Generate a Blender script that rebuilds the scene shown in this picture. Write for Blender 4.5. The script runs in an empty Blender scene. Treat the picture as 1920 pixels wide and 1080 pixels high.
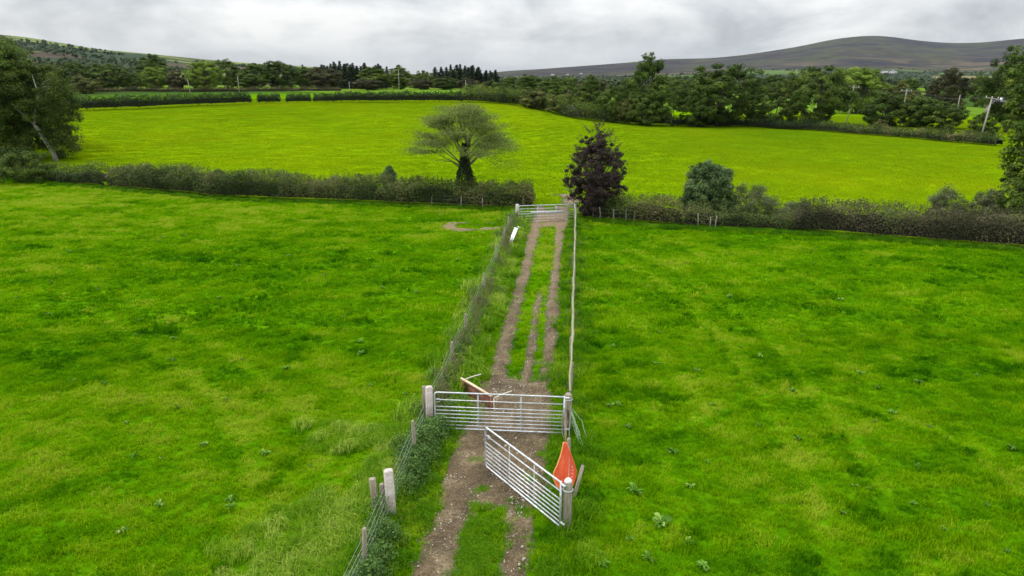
import bpy, math, random
import numpy as np
from mathutils import Vector, Matrix

random.seed(11)
rng = np.random.default_rng(11)
scene = bpy.context.scene
COL = scene.collection

# ------------------------------------------------------------------ camera model (a drone about ten metres up)
FPX, PITCH, CAMZ = 1330.0, math.radians(16.54), 9.8
SP, CP = math.sin(PITCH), math.cos(PITCH)


def smooth(t):
    t = np.clip(t, 0.0, 1.0)
    return t * t * (3 - 2 * t)


# ------------------------------------------------------------------ numpy value noise
_perm = np.random.default_rng(5).random((256, 256))


def vnoise(x, y):
    x = np.asarray(x, float); y = np.asarray(y, float)
    xi = np.floor(x).astype(int); yi = np.floor(y).astype(int)
    fx = x - xi; fy = y - yi
    fx = fx * fx * (3 - 2 * fx); fy = fy * fy * (3 - 2 * fy)
    a = _perm[xi & 255, yi & 255]; b = _perm[(xi + 1) & 255, yi & 255]
    c = _perm[xi & 255, (yi + 1) & 255]; d = _perm[(xi + 1) & 255, (yi + 1) & 255]
    return (a * (1 - fx) + b * fx) * (1 - fy) + (c * (1 - fx) + d * fx) * fy


def fbm(x, y, o=4):
    s = 0.0; a = 0.5; n = 0.0
    for k in range(o):
        s = s + a * vnoise(x * 2 ** k + 17.3 * k, y * 2 ** k - 9.1 * k); n += a; a *= 0.5
    return s / n


# ------------------------------------------------------------------ terrain
def H(x, y):
    x = np.asarray(x, float); y = np.asarray(y, float)
    s = smooth((y - 50) / 125.0)
    t = 1 - smooth((x + 12) / 44.0)
    far = 1 - smooth((y - 380) / 420.0)
    z = (4.2 * s + 1.3 * smooth((y - 180) / 60.0)) * t * far
    z = z + 0.35 * (fbm(x / 23.0 + 3, y / 23.0) - 0.5) * smooth((y - 24) / 40.0)
    z = z + 0.16 * (fbm(x / 6.0 + 31, y / 6.0) - 0.5)
    return z


def h1(x, y):
    return float(H(x, y))


def slope(py):
    return math.tan(-(math.atan((py - 540) / FPX) + PITCH))


def ray(px, py):
    a = (px - 960) / FPX; b = (540 - py) / FPX
    return np.array([a, b * SP + CP, b * CP - SP])


def G(px, py):
    d = ray(px, py); prev = 3.0; t = 3.0
    while t < 900:
        p = d * t
        if CAMZ + p[2] < h1(p[0], p[1]):
            lo, hi = prev, t
            for _ in range(18):
                m = (lo + hi) / 2; p = d * m
                if CAMZ + p[2] < h1(p[0], p[1]): hi = m
                else: lo = m
            p = d * hi
            return (p[0], p[1], h1(p[0], p[1]))
        prev = t; t += 0.25 if t < 90 else 1.0
    p = d * t
    return (p[0], p[1], h1(p[0], p[1]))


def colpt(px, Y):
    x = 0.0; z = 0.0
    for _ in range(6):
        z = h1(x, Y)
        x = (px - 960) / FPX * (Y * CP + (CAMZ - z) * SP)
    return (x, Y, z)


def zat(px, py, Y):
    d = ray(px, py); t = Y / d[1]
    return CAMZ + d[2] * t


def depth(p):
    return p[1] * CP + (CAMZ - p[2]) * SP


# ------------------------------------------------------------------ lane between the two fences
LF0 = np.array(G(735, 968)[:2]); LF1 = np.array(G(966, 414)[:2])
RF0 = np.array(G(1063, 993)[:2]); RF1 = np.array(G(1079, 407)[:2])


def fence_x(A, B, y):
    return A[0] + (B[0] - A[0]) * (y - A[1]) / (B[1] - A[1])


def lane_u(x, y):
    xl = fence_x(LF0, LF1, y); xr = fence_x(RF0, RF1, y)
    return (x - xl) / (xr - xl)


def bare(x, y):
    """0 = grassed, 1 = bare mud or stone."""
    x = np.asarray(x, float); y = np.asarray(y, float)
    u = lane_u(x, y)
    u = u + 0.05 * (fbm(x * 0.35 + 4, y * 0.22) - 0.5)
    n = fbm(x * 1.1 + 9, y * 0.8 + 2, 4) - 0.5
    n2 = fbm(x * 3.3 + 1, y * 3.1 + 7, 3) - 0.5
    wl = 0.064 + 0.03 * smooth((y - 38) / 12.0)
    t1 = np.exp(-((u - 0.375) / wl) ** 2)
    t2 = np.exp(-((u - 0.785) / (0.052 + 0.03 * smooth((y - 40) / 10.0))) ** 2)
    t3 = np.exp(-((u - 0.62 + .03 * (fbm(y * .3, y * 0 + 3, 2) - .5)) / 0.034) ** 2) * smooth((y - 14.5) / 3) * (1 - smooth((y - 20) / 22.0)) * (.6 + .7 * fbm(y * .5 + 9, y * 0 + 1, 3))
    near = smooth((16.2 - y) / 2.0)
    t1n = np.exp(-((u - 0.335) / 0.105) ** 2); t2n = np.exp(-((u - 0.735) / 0.065) ** 2)
    t1 = t1 * (1 - near) + t1n * near; t2 = t2 * (1 - near) + t2n * near
    yard = smooth((y - 14.0) / 1.6) * (1 - smooth((y - 19.6) / 4.4))
    broad = yard * smooth((u - 0.20) / 0.09) * (1 - smooth((u - 0.80) / 0.12))
    broad = broad * (1 - 0.45 * np.exp(-((u - 0.72) / 0.16) ** 2) * smooth((18.5 - y) / 3))
    gate = smooth((y - 45.5) / 3.5) * (1 - smooth((y - 52) / 3.0)) * smooth((u - 0.22) / 0.1) * (1 - smooth((u - 0.86) / 0.1)) * 0.62
    b = np.maximum.reduce([t1, t2, t3, broad, gate])
    b = b * (1 - smooth((y - 52.5) / 5.0))
    b = b + 0.4 * n * (b > 0.05) + 0.6 * n2 * (b > 0.06)
    worn = np.exp(-(((x - 4.6 - (y - 56) * 0.12) / 1.3) ** 2 + ((y - 57) / 6.0) ** 2)) * 0.42 + 1.1 * n
    b = np.maximum(b, np.where((y > 52) & (y < 68), worn, 0))
    return np.clip(smooth((b - 0.2) / 0.52), 0, 1)


ES = np.array(G(890, 424)[:2])


def scrape(x, y):
    x = np.asarray(x, float); y = np.asarray(y, float)
    dx = (x - ES[0]) / 2.3; dy = (y - ES[1]) / 1.9
    r = np.sqrt(dx * dx + dy * dy)
    ring = np.exp(-((r - 0.78) / 0.22) ** 2) * (0.35 + 0.65 * smooth((-dy - dx * 0.4 + 0.9) / 1.1))
    return np.clip(smooth((ring + 1.7 * (fbm(x * 1.6, y * 1.6) - 0.5) - 0.42) / 0.45), 0, 1)


# ------------------------------------------------------------------ hedge line that parts the near fields from the far one
HL = [G(-260, 322)[:2], G(0, 336)[:2], G(200, 353)[:2], G(400, 372)[:2], G(600, 379)[:2], G(830, 389)[:2], G(985, 394)[:2]]
HR = [G(1095, 412)[:2], G(1250, 426)[:2], G(1400, 433)[:2], G(1550, 441)[:2], G(1700, 453)[:2], G(1920, 470)[:2], G(2240, 498)[:2]]
HLINE = np.array(sorted(HL + HR, key=lambda p: p[0]))


def hedge_y(x):
    return np.interp(x, HLINE[:, 0], HLINE[:, 1])


# ------------------------------------------------------------------ object helpers
def tag(o, label=None, cat=None, group=None, kind=None):
    if label: o['label'] = label
    if cat: o['category'] = cat
    if group: o['group'] = group
    if kind: o['kind'] = kind
    return o


def empty(name, loc, rz=0.0, label=None, cat=None, group=None):
    o = bpy.data.objects.new(name, None); COL.objects.link(o)
    o.location = loc; o.rotation_euler = (0, 0, rz); o.empty_display_size = 0.3
    return tag(o, label, cat, group)


def copy_tree(o, parent=None):
    c = o.copy(); COL.objects.link(c)
    if parent: c.parent = parent
    for ch in list(o.children): copy_tree(ch, c)
    return c


class Geo:
    def __init__(s):
        s.V = []; s.Q = []; s.T = []; s.tq = []; s.tt = []; s.n = 0

    def add(s, V, Q=None, T=None, tone=0.5):
        V = np.asarray(V, float).reshape(-1, 3)
        if Q is not None and len(Q):
            Q = np.asarray(Q, int).reshape(-1, 4); s.Q.append(Q + s.n)
            s.tq.append(np.broadcast_to(np.asarray(tone, float), (len(Q),)) if np.ndim(tone) == 0 or len(np.atleast_1d(tone)) == len(Q) else np.full(len(Q), 0.5))
        if T is not None and len(T):
            T = np.asarray(T, int).reshape(-1, 3); s.T.append(T + s.n)
            s.tt.append(np.broadcast_to(np.asarray(tone, float), (len(T),)) if np.ndim(tone) == 0 or len(np.atleast_1d(tone)) == len(T) else np.full(len(T), 0.5))
        s.V.append(V); s.n += len(V)
        return s

    def mesh(s, name, mats, shade=False):
        V = np.concatenate(s.V) if s.V else np.zeros((0, 3))
        Q = np.concatenate(s.Q) if s.Q else np.zeros((0, 4), int)
        T = np.concatenate(s.T) if s.T else np.zeros((0, 3), int)
        me = bpy.data.meshes.new(name)
        me.vertices.add(len(V)); me.vertices.foreach_set('co', V.astype(np.float32).ravel())
        nl = Q.size + T.size
        me.loops.add(nl); me.loops.foreach_set('vertex_index', np.concatenate([Q.ravel(), T.ravel()]).astype(np.int32))
        nf = len(Q) + len(T)
        me.polygons.add(nf)
        st = np.concatenate([np.arange(len(Q)) * 4, Q.size + np.arange(len(T)) * 3]).astype(np.int32)
        me.polygons.foreach_set('loop_start', st)
        tone = np.concatenate((s.tq if s.tq else []) + (s.tt if s.tt else [])) if nf else np.zeros(0)
        me.update(calc_edges=True)
        a = me.attributes.new('tone', 'FLOAT', 'FACE'); a.data.foreach_set('value', tone.astype(np.float32))
        if shade: me.polygons.foreach_set('use_smooth', np.ones(nf, bool))
        for m in (mats if isinstance(mats, (list, tuple)) else [mats]): me.materials.append(m)
        return me

    def build(s, name, mat, parent=None, shade=False, loc=None):
        o = bpy.data.objects.new(name, s.mesh(name, mat, shade)); COL.objects.link(o)
        if parent: o.parent = parent
        if loc is not None: o.location = loc
        return o

    # ---- primitives
    def box(s, c, size, rz=0.0, bev=0.0, M=None, tone=0.5):
        x, y, z = [v / 2 for v in size]
        b = min(bev, x * .9, y * .9, z * .9)
        if b <= 0:
            V = [(i * x, j * y, k * z) for k in (-1, 1) for j in (-1, 1) for i in (-1, 1)]
            Q = [(0, 2, 3, 1), (4, 5, 7, 6), (0, 1, 5, 4), (2, 6, 7, 3), (0, 4, 6, 2), (1, 3, 7, 5)]
            V = np.array(V)
        else:
            rings = []
            for zz, ins in ((-z, b), (-z + b, 0), (z - b, 0), (z, b)):
                xx, yy = x - ins, y - ins
                cc = b * .6
                rings += [(xx - cc, -yy, zz), (xx, -yy + cc, zz), (xx, yy - cc, zz), (xx - cc, yy, zz),
                          (-xx + cc, yy, zz), (-xx, yy - cc, zz), (-xx, -yy + cc, zz), (-xx + cc, -yy, zz)]
            V = np.array(rings); Q = []
            for r in range(3):
                for k in range(8):
                    Q.append((r * 8 + k, r * 8 + (k + 1) % 8, r * 8 + 8 + (k + 1) % 8, r * 8 + 8 + k))
            for o_, fl in ((0, True), (24, False)):
                for q in ((0, 1, 6, 7), (1, 2, 5, 6), (2, 3, 4, 5)):
                    q = [o_ + i for i in q]; Q.append(q[::-1] if fl else q)
        cz, sz = math.cos(rz), math.sin(rz)
        R = np.array([[cz, -sz, 0], [sz, cz, 0], [0, 0, 1]])
        V = V @ R.T
        if M is not None: V = V @ np.array(M).T
        return s.add(V + np.array(c), Q, tone=tone)

    def tube(s, P, R, n=8, cap=True, tone=0.5):
        P = np.asarray(P, float); m = len(P)
        R = np.broadcast_to(np.asarray(R, float), (m,))
        t = np.gradient(P, axis=0); t /= np.linalg.norm(t, axis=1)[:, None] + 1e-9
        ref = np.array([0, 0, 1.0]) if abs(t[0][2]) < .9 else np.array([1.0, 0, 0])
        u = np.cross(ref, t[0]); u /= np.linalg.norm(u)
        V = []
        a = np.arange(n) * 2 * math.pi / n
        for i in range(m):
            u = u - t[i] * (u @ t[i]); u /= np.linalg.norm(u) + 1e-9
            w = np.cross(t[i], u)
            V.append(P[i] + R[i] * (np.cos(a)[:, None] * u + np.sin(a)[:, None] * w))
        V = np.concatenate(V); Q = []
        for i in range(m - 1):
            for k in range(n):
                Q.append((i * n + k, i * n + (k + 1) % n, i * n + n + (k + 1) % n, i * n + n + k))
        T = []
        if cap:
            V = np.concatenate([V, P[:1], P[-1:]])
            for k in range(n):
                T.append((m * n, (k + 1) % n, k)); T.append((m * n + 1, (m - 1) * n + k, (m - 1) * n + (k + 1) % n))
        s.add(V, Q, tone=tone)
        if T:
            s.T.append(np.array(T) + s.n - len(V)); s.tt.append(np.full(len(T), tone))
        return s

    def leaves(s, C, N, L, W, tone, fold=0.0):
        """Diamond leaves at C facing N."""
        C = np.asarray(C, float); n = len(C)
        N = N / (np.linalg.norm(N, axis=1)[:, None] + 1e-9)
        r = rng.normal(size=(n, 3))
        t = np.cross(N, r); t /= np.linalg.norm(t, axis=1)[:, None] + 1e-9
        b = np.cross(N, t)
        L = np.broadcast_to(L, (n,))[:, None]; W = np.broadcast_to(W, (n,))[:, None]
        k = rng.uniform(-.12, .12, (n, 1)) * L
        V = np.stack([C - t * L * .5, C + b * W * .5 + t * k - N * W * .12, C + t * L * .5, C - b * W * .5 + t * k - N * W * .12], 1).reshape(-1, 3)
        Q = np.arange(4 * n).reshape(-1, 4)
        return s.add(V, Q, tone=np.broadcast_to(tone, (n,)).copy())


# ------------------------------------------------------------------ materials
def new_mat(name):
    m = bpy.data.materials.new(name); m.use_nodes = True
    nt = m.node_tree; nt.nodes.clear()
    return m, nt, nt.nodes, nt.links


def ramp(nd, stops, interp='LINEAR'):
    r = nd.new('ShaderNodeValToRGB'); r.color_ramp.interpolation = interp
    e = r.color_ramp.elements
    while len(e) < len(stops): e.new(0.5)
    for i, (p, c) in enumerate(stops):
        e[i].position = p; e[i].color = (*c, 1)
    return r


def math_node(nd, ln, op, a, b=None, clamp=False):
    n = nd.new('ShaderNodeMath'); n.operation = op; n.use_clamp = clamp
    for i, v in enumerate((a, b)):
        if v is None: continue
        if isinstance(v, (int, float)): n.inputs[i].default_value = v
        else: ln.new(v, n.inputs[i])
    return n.outputs[0]


def noise(nd, ln, vec, scale, detail=4, rough=.55, dist=0.0):
    n = nd.new('ShaderNodeTexNoise'); n.inputs['Scale'].default_value = scale
    n.inputs['Detail'].default_value = detail; n.inputs['Roughness'].default_value = rough
    n.inputs['Distortion'].default_value = dist
    if vec is not None: ln.new(vec, n.inputs['Vector'])
    return n


def mixc(nd, ln, f, a, b, mode='MIX'):
    m = nd.new('ShaderNodeMix'); m.data_type = 'RGBA'; m.blend_type = mode
    for sk, v in ((m.inputs[0], f), (m.inputs[6], a), (m.inputs[7], b)):
        if isinstance(v, (int, float)): sk.default_value = v
        elif isinstance(v, tuple): sk.default_value = (*v, 1)
        else: ln.new(v, sk)
    return m.outputs[2]


def leaf_mat(name, stops, trans=.25, rough=.6, vary=.12, spec=.07, pos_scale=.35, pos_amt=.25):
    m, nt, nd, ln = new_mat(name)
    at = nd.new('ShaderNodeAttribute'); at.attribute_name = 'tone'
    geo = nd.new('ShaderNodeNewGeometry')
    ns = noise(nd, ln, geo.outputs['Position'], pos_scale, 3)
    oi = nd.new('ShaderNodeObjectInfo')
    f = math_node(nd, ln, 'ADD', at.outputs['Fac'], math_node(nd, ln, 'MULTIPLY', math_node(nd, ln, 'SUBTRACT', ns.outputs[0], .5), pos_amt * 2))
    f = math_node(nd, ln, 'ADD', f, math_node(nd, ln, 'MULTIPLY', math_node(nd, ln, 'SUBTRACT', oi.outputs['Random'], .5), vary * 2), True)
    r = ramp(nd, stops); ln.new(f, r.inputs[0])
    p = nd.new('ShaderNodeBsdfPrincipled'); p.inputs['Roughness'].default_value = rough
    p.inputs['Specular IOR Level'].default_value = spec
    ln.new(r.outputs[0], p.inputs['Base Color'])
    t = nd.new('ShaderNodeBsdfTranslucent'); ln.new(r.outputs[0], t.inputs['Color'])
    mx = nd.new('ShaderNodeMixShader'); mx.inputs[0].default_value = trans
    ln.new(p.outputs[0], mx.inputs[1]); ln.new(t.outputs[0], mx.inputs[2])
    out = nd.new('ShaderNodeOutputMaterial'); ln.new(mx.outputs[0], out.inputs[0])
    return m


def grass_mat(name, stops, scales=((.55, .5), (3.0, .35)), trans=.3, aniso=(1, 1, 1), tone_amt=.35):
    m, nt, nd, ln = new_mat(name)
    ti = nd.new('ShaderNodeAttribute'); ti.attribute_name = 'tint'; ti.attribute_type = 'INSTANCER'
    at = nd.new('ShaderNodeAttribute'); at.attribute_name = 'tone'
    geo = nd.new('ShaderNodeNewGeometry')
    mp = nd.new('ShaderNodeMapping'); mp.inputs['Scale'].default_value = aniso; ln.new(geo.outputs['Position'], mp.inputs[0])
    f = ti.outputs['Fac']
    for sc_, am in scales:
        ns = noise(nd, ln, mp.outputs[0], sc_, 3)
        f = math_node(nd, ln, 'ADD', f, math_node(nd, ln, 'MULTIPLY', math_node(nd, ln, 'SUBTRACT', ns.outputs[0], .5), am))
    f = math_node(nd, ln, 'ADD', f, math_node(nd, ln, 'MULTIPLY', math_node(nd, ln, 'SUBTRACT', at.outputs['Fac'], .5), tone_amt), True)
    r = ramp(nd, stops); ln.new(f, r.inputs[0])
    p = nd.new('ShaderNodeBsdfPrincipled'); p.inputs['Roughness'].default_value = .55
    p.inputs['Specular IOR Level'].default_value = 0
    ln.new(r.outputs[0], p.inputs['Base Color'])
    t = nd.new('ShaderNodeBsdfTranslucent'); ln.new(r.outputs[0], t.inputs['Color'])
    mx = nd.new('ShaderNodeMixShader'); mx.inputs[0].default_value = trans
    ln.new(p.outputs[0], mx.inputs[1]); ln.new(t.outputs[0], mx.inputs[2])
    out = nd.new('ShaderNodeOutputMaterial'); ln.new(mx.outputs[0], out.inputs[0])
    return m


def solid(name, a, b, scale=6, rough=.8, metal=0.0, bump=0.0, detail=6, stretch=(1, 1, 1), third=None):
    """Two colours mixed by noise; optional third in blotches; bump."""
    m, nt, nd, ln = new_mat(name)
    tc = nd.new('ShaderNodeTexCoord')
    mp = nd.new('ShaderNodeMapping'); mp.inputs['Scale'].default_value = stretch; ln.new(tc.outputs['Object'], mp.inputs[0])
    ns = noise(nd, ln, mp.outputs[0], scale, detail, .6)
    r = ramp(nd, [(.35, a), (.65, b)]); ln.new(ns.outputs[0], r.inputs[0])
    c = r.outputs[0]
    if third:
        n2 = noise(nd, ln, mp.outputs[0], scale * .45, 5, .65)
        r2 = ramp(nd, [(.52, (0, 0, 0)), (.66, (1, 1, 1))]); ln.new(n2.outputs[0], r2.inputs[0])
        c = mixc(nd, ln, r2.outputs[0], c, third)
    p = nd.new('ShaderNodeBsdfPrincipled'); ln.new(c, p.inputs['Base Color'])
    p.inputs['Roughness'].default_value = rough; p.inputs['Metallic'].default_value = metal
    p.inputs['Specular IOR Level'].default_value = .3
    if bump:
        bp = nd.new('ShaderNodeBump'); bp.inputs['Strength'].default_value = bump; bp.inputs['Distance'].default_value = .02
        ln.new(ns.outputs[0], bp.inputs['Height']); ln.new(bp.outputs[0], p.inputs['Normal'])
    out = nd.new('ShaderNodeOutputMaterial'); ln.new(p.outputs[0], out.inputs[0])
    return m


M = {}
M['bark'] = solid('bark', (.05, .042, .033), (.11, .095, .075), 5, .9, bump=.6, stretch=(1, 1, .3))
M['limb_bark'] = solid('limb_bark', (.085, .078, .05), (.15, .14, .09), 5, .9, bump=.4)
M['pale_bark'] = solid('pale_bark', (.16, .15, .13), (.30, .29, .26), 5, .9, bump=.5, stretch=(1, 1, .4), third=(.10, .12, .07))
M['twig'] = solid('twig', (.012, .011, .007), (.03, .026, .016), 9, .95)
M['post_wood'] = solid('post_wood', (.16, .135, .10), (.30, .26, .20), 9, .9, bump=.5, stretch=(3, 3, .4), third=(.17, .19, .12))
M['old_wood'] = solid('old_wood', (.11, .095, .075), (.22, .195, .15), 9, .9, bump=.5, stretch=(3, 3, .4))
M['green_wood'] = solid('green_wood', (.15, .145, .085), (.26, .25, .155), 6, .9, bump=.4, stretch=(3, .3, 3), third=(.19, .23, .12))
M['pole_wood'] = solid('pole_wood', (.22, .205, .18), (.34, .32, .285), 6, .9, stretch=(3, 3, .3))
M['concrete'] = solid('concrete', (.32, .27, .23), (.46, .41, .37), 7, .9, bump=.5, third=(.52, .50, .50))
M['white_concrete'] = solid('white_concrete', (.50, .48, .44), (.68, .66, .62), 9, .9, bump=.4)
M['galv'] = solid('galv', (.36, .385, .40), (.58, .61, .63), 9, .45, .45, third=(.30, .29, .26))
M['galv_dull'] = solid('galv_dull', (.36, .39, .40), (.52, .55, .57), 12, .5, .45)
M['wire'] = solid('wire', (.30, .32, .31), (.42, .44, .42), 20, .5, .5)
M['rust'] = solid('rust', (.20, .085, .055), (.33, .15, .10), 7, .85, bump=.3, third=(.13, .07, .05))
M['pale_pole'] = solid('pale_pole', (.48, .36, .24), (.62, .50, .37), 8, .7, third=(.40, .30, .2))
M['grey_pole'] = solid('grey_pole', (.40, .38, .30), (.55, .52, .44), 8, .7)
M['orange'] = solid('orange', (.80, .105, .04), (.88, .17, .08), 5, .5, third=(.66, .075, .03))
M['orange_lit_edge'] = solid('orange_lit_edge', (.80, .28, .10), (.85, .36, .16), 8, .5)  # lighter orange that carries the light on the left rim
M['faded_orange'] = solid('faded_orange', (.85, .42, .30), (.85, .52, .42), 8, .6)
M['white_sheet'] = solid('white_sheet', (.62, .64, .66), (.78, .80, .81), 4, .5, third=(.55, .56, .55))
M['twine'] = solid('twine', (.22, .19, .13), (.36, .28, .19), 20, .9)
M['green_twine'] = solid('green_twine', (.16, .24, .15), (.26, .34, .22), 20, .9)
M['white_wall'] = solid('white_wall', (.55, .55, .54), (.68, .68, .67), .3, .8)
M['slate'] = solid('slate', (.07, .07, .08), (.12, .12, .13), .6, .8)
M['pane'] = solid('pane', (.03, .035, .04), (.05, .055, .06), 1, .2)
M['stone'] = solid('stone', (.22, .19, .15), (.46, .42, .35), 14, .9)

M['leaf_dark'] = leaf_mat('leaf_dark', [(0, (.0154, .0308, .0039)), (0.5, (.0471, .0829, .0113)), (1, (.1295, .1855, .027))])
M['leaf_far'] = leaf_mat('leaf_far', [(0, (.012, .022, .006)), (.5, (.026, .044, .011)), (1, (.055, .078, .02))], .1)
M['leaf_olive_dark'] = leaf_mat('leaf_olive_dark', [(0, (.0132, .0264, .004)), (0.5, (.0447, .0731, .0114)), (1, (.1219, .1608, .0292))])  # own dark olive green of the leaning tree's leaves
M['leaf_mid'] = leaf_mat('leaf_mid', [(0, (.021, .0413, .0052)), (0.5, (.0625, .1071, .0143)), (1, (.156, .2184, .0312))])
M['leaf_bright'] = leaf_mat('leaf_bright', [(0, (.06, .105, .010)), (.5, (.13, .205, .022)), (1, (.22, .30, .04))])
M['leaf_olive'] = leaf_mat('leaf_olive', [(0, (.0312, .043, .0094)), (0.5, (.0836, .1024, .0223)), (1, (.1836, .1836, .0486))])
M['leaf_brown'] = leaf_mat('leaf_brown', [(0, (.0192, .0216, .0084)), (0.5, (.0522, .0536, .0203)), (1, (.1062, .0935, .0408))])
M['needle'] = leaf_mat('needle', [(0, (.0072, .0162, .0081)), (0.5, (.0162, .0306, .0144)), (1, (.036, .054, .027))], .08)
M['leaf_purple'] = leaf_mat('leaf_purple', [(0, (.014, .009, .012)), (.45, (.035, .021, .025)), (.75, (.06, .045, .035)), (1, (.06, .08, .03))], .12, vary=0)
M['leaf_grey'] = leaf_mat('leaf_grey', [(0, (.075, .105, .022)), (.5, (.14, .185, .042)), (1, (.23, .275, .075))], .3, vary=0)
M['leaf_ivy'] = leaf_mat('leaf_ivy', [(0, (.007, .0154, .0049)), (0.5, (.0165, .0315, .009)), (1, (.04, .068, .0176))], .1, vary=0)
M['leaf_blue'] = leaf_mat('leaf_blue', [(0, (.0172, .0345, .0103)), (0.5, (.0553, .098, .0298)), (1, (.1428, .2142, .0766))], .15, vary=0)
M['leaf_willow'] = leaf_mat('leaf_willow', [(0, (.0375, .0525, .021)), (0.5, (.085, .1062, .0425)), (1, (.1615, .1805, .076))], .25, vary=0)
M['leaf_sycamore'] = leaf_mat('leaf_sycamore', [(0, (.0274, .0546, .0078)), (0.5, (.081, .1394, .018)), (1, (.2346, .2856, .0408))], .3, vary=0)
M['leaf_hedge'] = leaf_mat('leaf_hedge', [(0, (.0074, .0147, .0031)), (0.45, (.0352, .0599, .0137)), (0.75, (.0927, .1253, .0334)), (1, (.1487, .1275, .0531))], .15, vary=0, pos_scale=.6, pos_amt=.3)
M['leaf_hedge_brown'] = leaf_mat('leaf_hedge_brown', [(0, (.0131, .0172, .006)), (0.4, (.044, .0554, .0199)), (0.7, (.0995, .0822, .052)), (1, (.1122, .1632, .0358))], .15, vary=0, pos_scale=.6, pos_amt=.35)
M['leaf_bank'] = leaf_mat('leaf_bank', [(0, (.0143, .0303, .0055)), (0.5, (.0488, .0863, .0165)), (0.8, (.1218, .1348, .0391)), (1, (.209, .133, .0855))], .2, vary=0, pos_scale=.5, pos_amt=.35)
M['weed'] = leaf_mat('weed', [(0, (.045, .085, .018)), (.5, (.095, .145, .04)), (.8, (.15, .17, .06)), (1, (.16, .115, .065))], .2, vary=0, pos_scale=.7, pos_amt=.3)
M['nettle'] = leaf_mat('nettle', [(0, (.025, .055, .012)), (.5, (.055, .115, .025)), (1, (.11, .19, .04))], .2, vary=0, pos_scale=.7)
M['dock'] = leaf_mat('dock', [(0, (.05, .14, .01)), (.65, (.13, .27, .03)), (1, (.28, .40, .09))], .3, vary=.15, spec=.08)

NEAR = [(0, (.013, .078, .001)), (.3, (.053, .168, .001)), (.55, (.104, .246, .001)), (.78, (.175, .325, .002)), (1, (.28, .375, .02))]
FAR = [(0, (.070, .158, .002)), (.35, (.120, .206, .002)), (.7, (.165, .244, .002)), (1, (.228, .29, .003))]  # yellower grass than near; the far field's sunlight is put into this colour too
M['grass_near'] = grass_mat('grass_near', NEAR, ((.35, .5), (2.2, .45)), aniso=(.6, 1.2, 1))
M['grass_far'] = grass_mat('grass_far', FAR, ((.05, .6), (.3, .6)), aniso=(1, .6, 1), tone_amt=.2)
M['grass_long'] = grass_mat('grass_long', [(0, (.022, .095, .003)), (.5, (.075, .20, .005)), (.8, (.17, .30, .015)), (1, (.29, .39, .06))], ((.5, .4), (2.5, .4)))


# ------------------------------------------------------------------ world: bright overcast over a Nishita sky
SUN_EL, SUN_AZ = math.radians(43), math.radians(-72)      # azimuth from +Y towards +X: the sun stands to the left
w = bpy.data.worlds.new("World"); scene.world = w; w.use_nodes = True
nt = w.node_tree; nd, ln = nt.nodes, nt.links; nd.clear()
sky = nd.new('ShaderNodeTexSky'); sky.sky_type = 'NISHITA'; sky.sun_disc = False
sky.sun_elevation = SUN_EL; sky.sun_rotation = SUN_AZ; sky.air_density = 1.2; sky.dust_density = 2.0
b1 = nd.new('ShaderNodeBackground'); b1.inputs[1].default_value = .1; ln.new(sky.outputs[0], b1.inputs[0])
tc = nd.new('ShaderNodeTexCoord')
sx = nd.new('ShaderNodeSeparateXYZ'); ln.new(tc.outputs['Generated'], sx.inputs[0])
zc = math_node(nd, ln, 'MAXIMUM', sx.outputs[2], 0.0)
den = math_node(nd, ln, 'ADD', zc, .09)
cx = nd.new('ShaderNodeCombineXYZ')
ln.new(math_node(nd, ln, 'DIVIDE', sx.outputs[0], den), cx.inputs[0])
ln.new(math_node(nd, ln, 'DIVIDE', sx.outputs[1], den), cx.inputs[1])
n1 = noise(nd, ln, cx.outputs[0], .33, 8, .55, .35)
n2 = noise(nd, ln, cx.outputs[0], .12, 4, .5, .2)
mp = nd.new('ShaderNodeMapping'); mp.inputs['Scale'].default_value = (6, 6, 14); ln.new(tc.outputs['Generated'], mp.inputs[0])
n3 = noise(nd, ln, mp.outputs[0], 1.0, 7, .55, .3)
f = math_node(nd, ln, 'ADD', math_node(nd, ln, 'MULTIPLY', n1.outputs[0], .2), math_node(nd, ln, 'MULTIPLY', n2.outputs[0], .3))
f = math_node(nd, ln, 'ADD', f, math_node(nd, ln, 'MULTIPLY', n3.outputs[0], .70))
r = ramp(nd, [(.45, (.52, .545, .58)), (.52, (.65, .675, .71)), (.58, (.80, .815, .835)), (.67, (1.0, 1.0, 1.0))]); ln.new(f, r.inputs[0])
hz = math_node(nd, ln, 'MULTIPLY', math_node(nd, ln, 'SUBTRACT', .055, zc), 11.0, True)   # bluish pale band low down
c = mixc(nd, ln, hz, r.outputs[0], (.60, .66, .72))
b2 = nd.new('ShaderNodeBackground'); ln.new(c, b2.inputs[0])
ln.new(math_node(nd, ln, 'ADD', .70, math_node(nd, ln, 'MULTIPLY', zc, 2.6)), b2.inputs[1])
mx = nd.new('ShaderNodeMixShader'); mx.inputs[0].default_value = .88
ln.new(b1.outputs[0], mx.inputs[1]); ln.new(b2.outputs[0], mx.inputs[2])
wo = nd.new('ShaderNodeOutputWorld'); ln.new(mx.outputs[0], wo.inputs[0])

sl = bpy.data.lights.new('sun', 'SUN'); sl.energy = 2.0; sl.angle = math.radians(6); sl.color = (1, .95, .86)
so = bpy.data.objects.new('sun', sl); COL.objects.link(so)
sd = Vector((math.sin(SUN_AZ) * math.cos(SUN_EL), math.cos(SUN_AZ) * math.cos(SUN_EL), math.sin(SUN_EL)))
so.rotation_euler = sd.to_track_quat('Z', 'Y').to_euler(); so.location = (-40, 20, 60)

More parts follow.
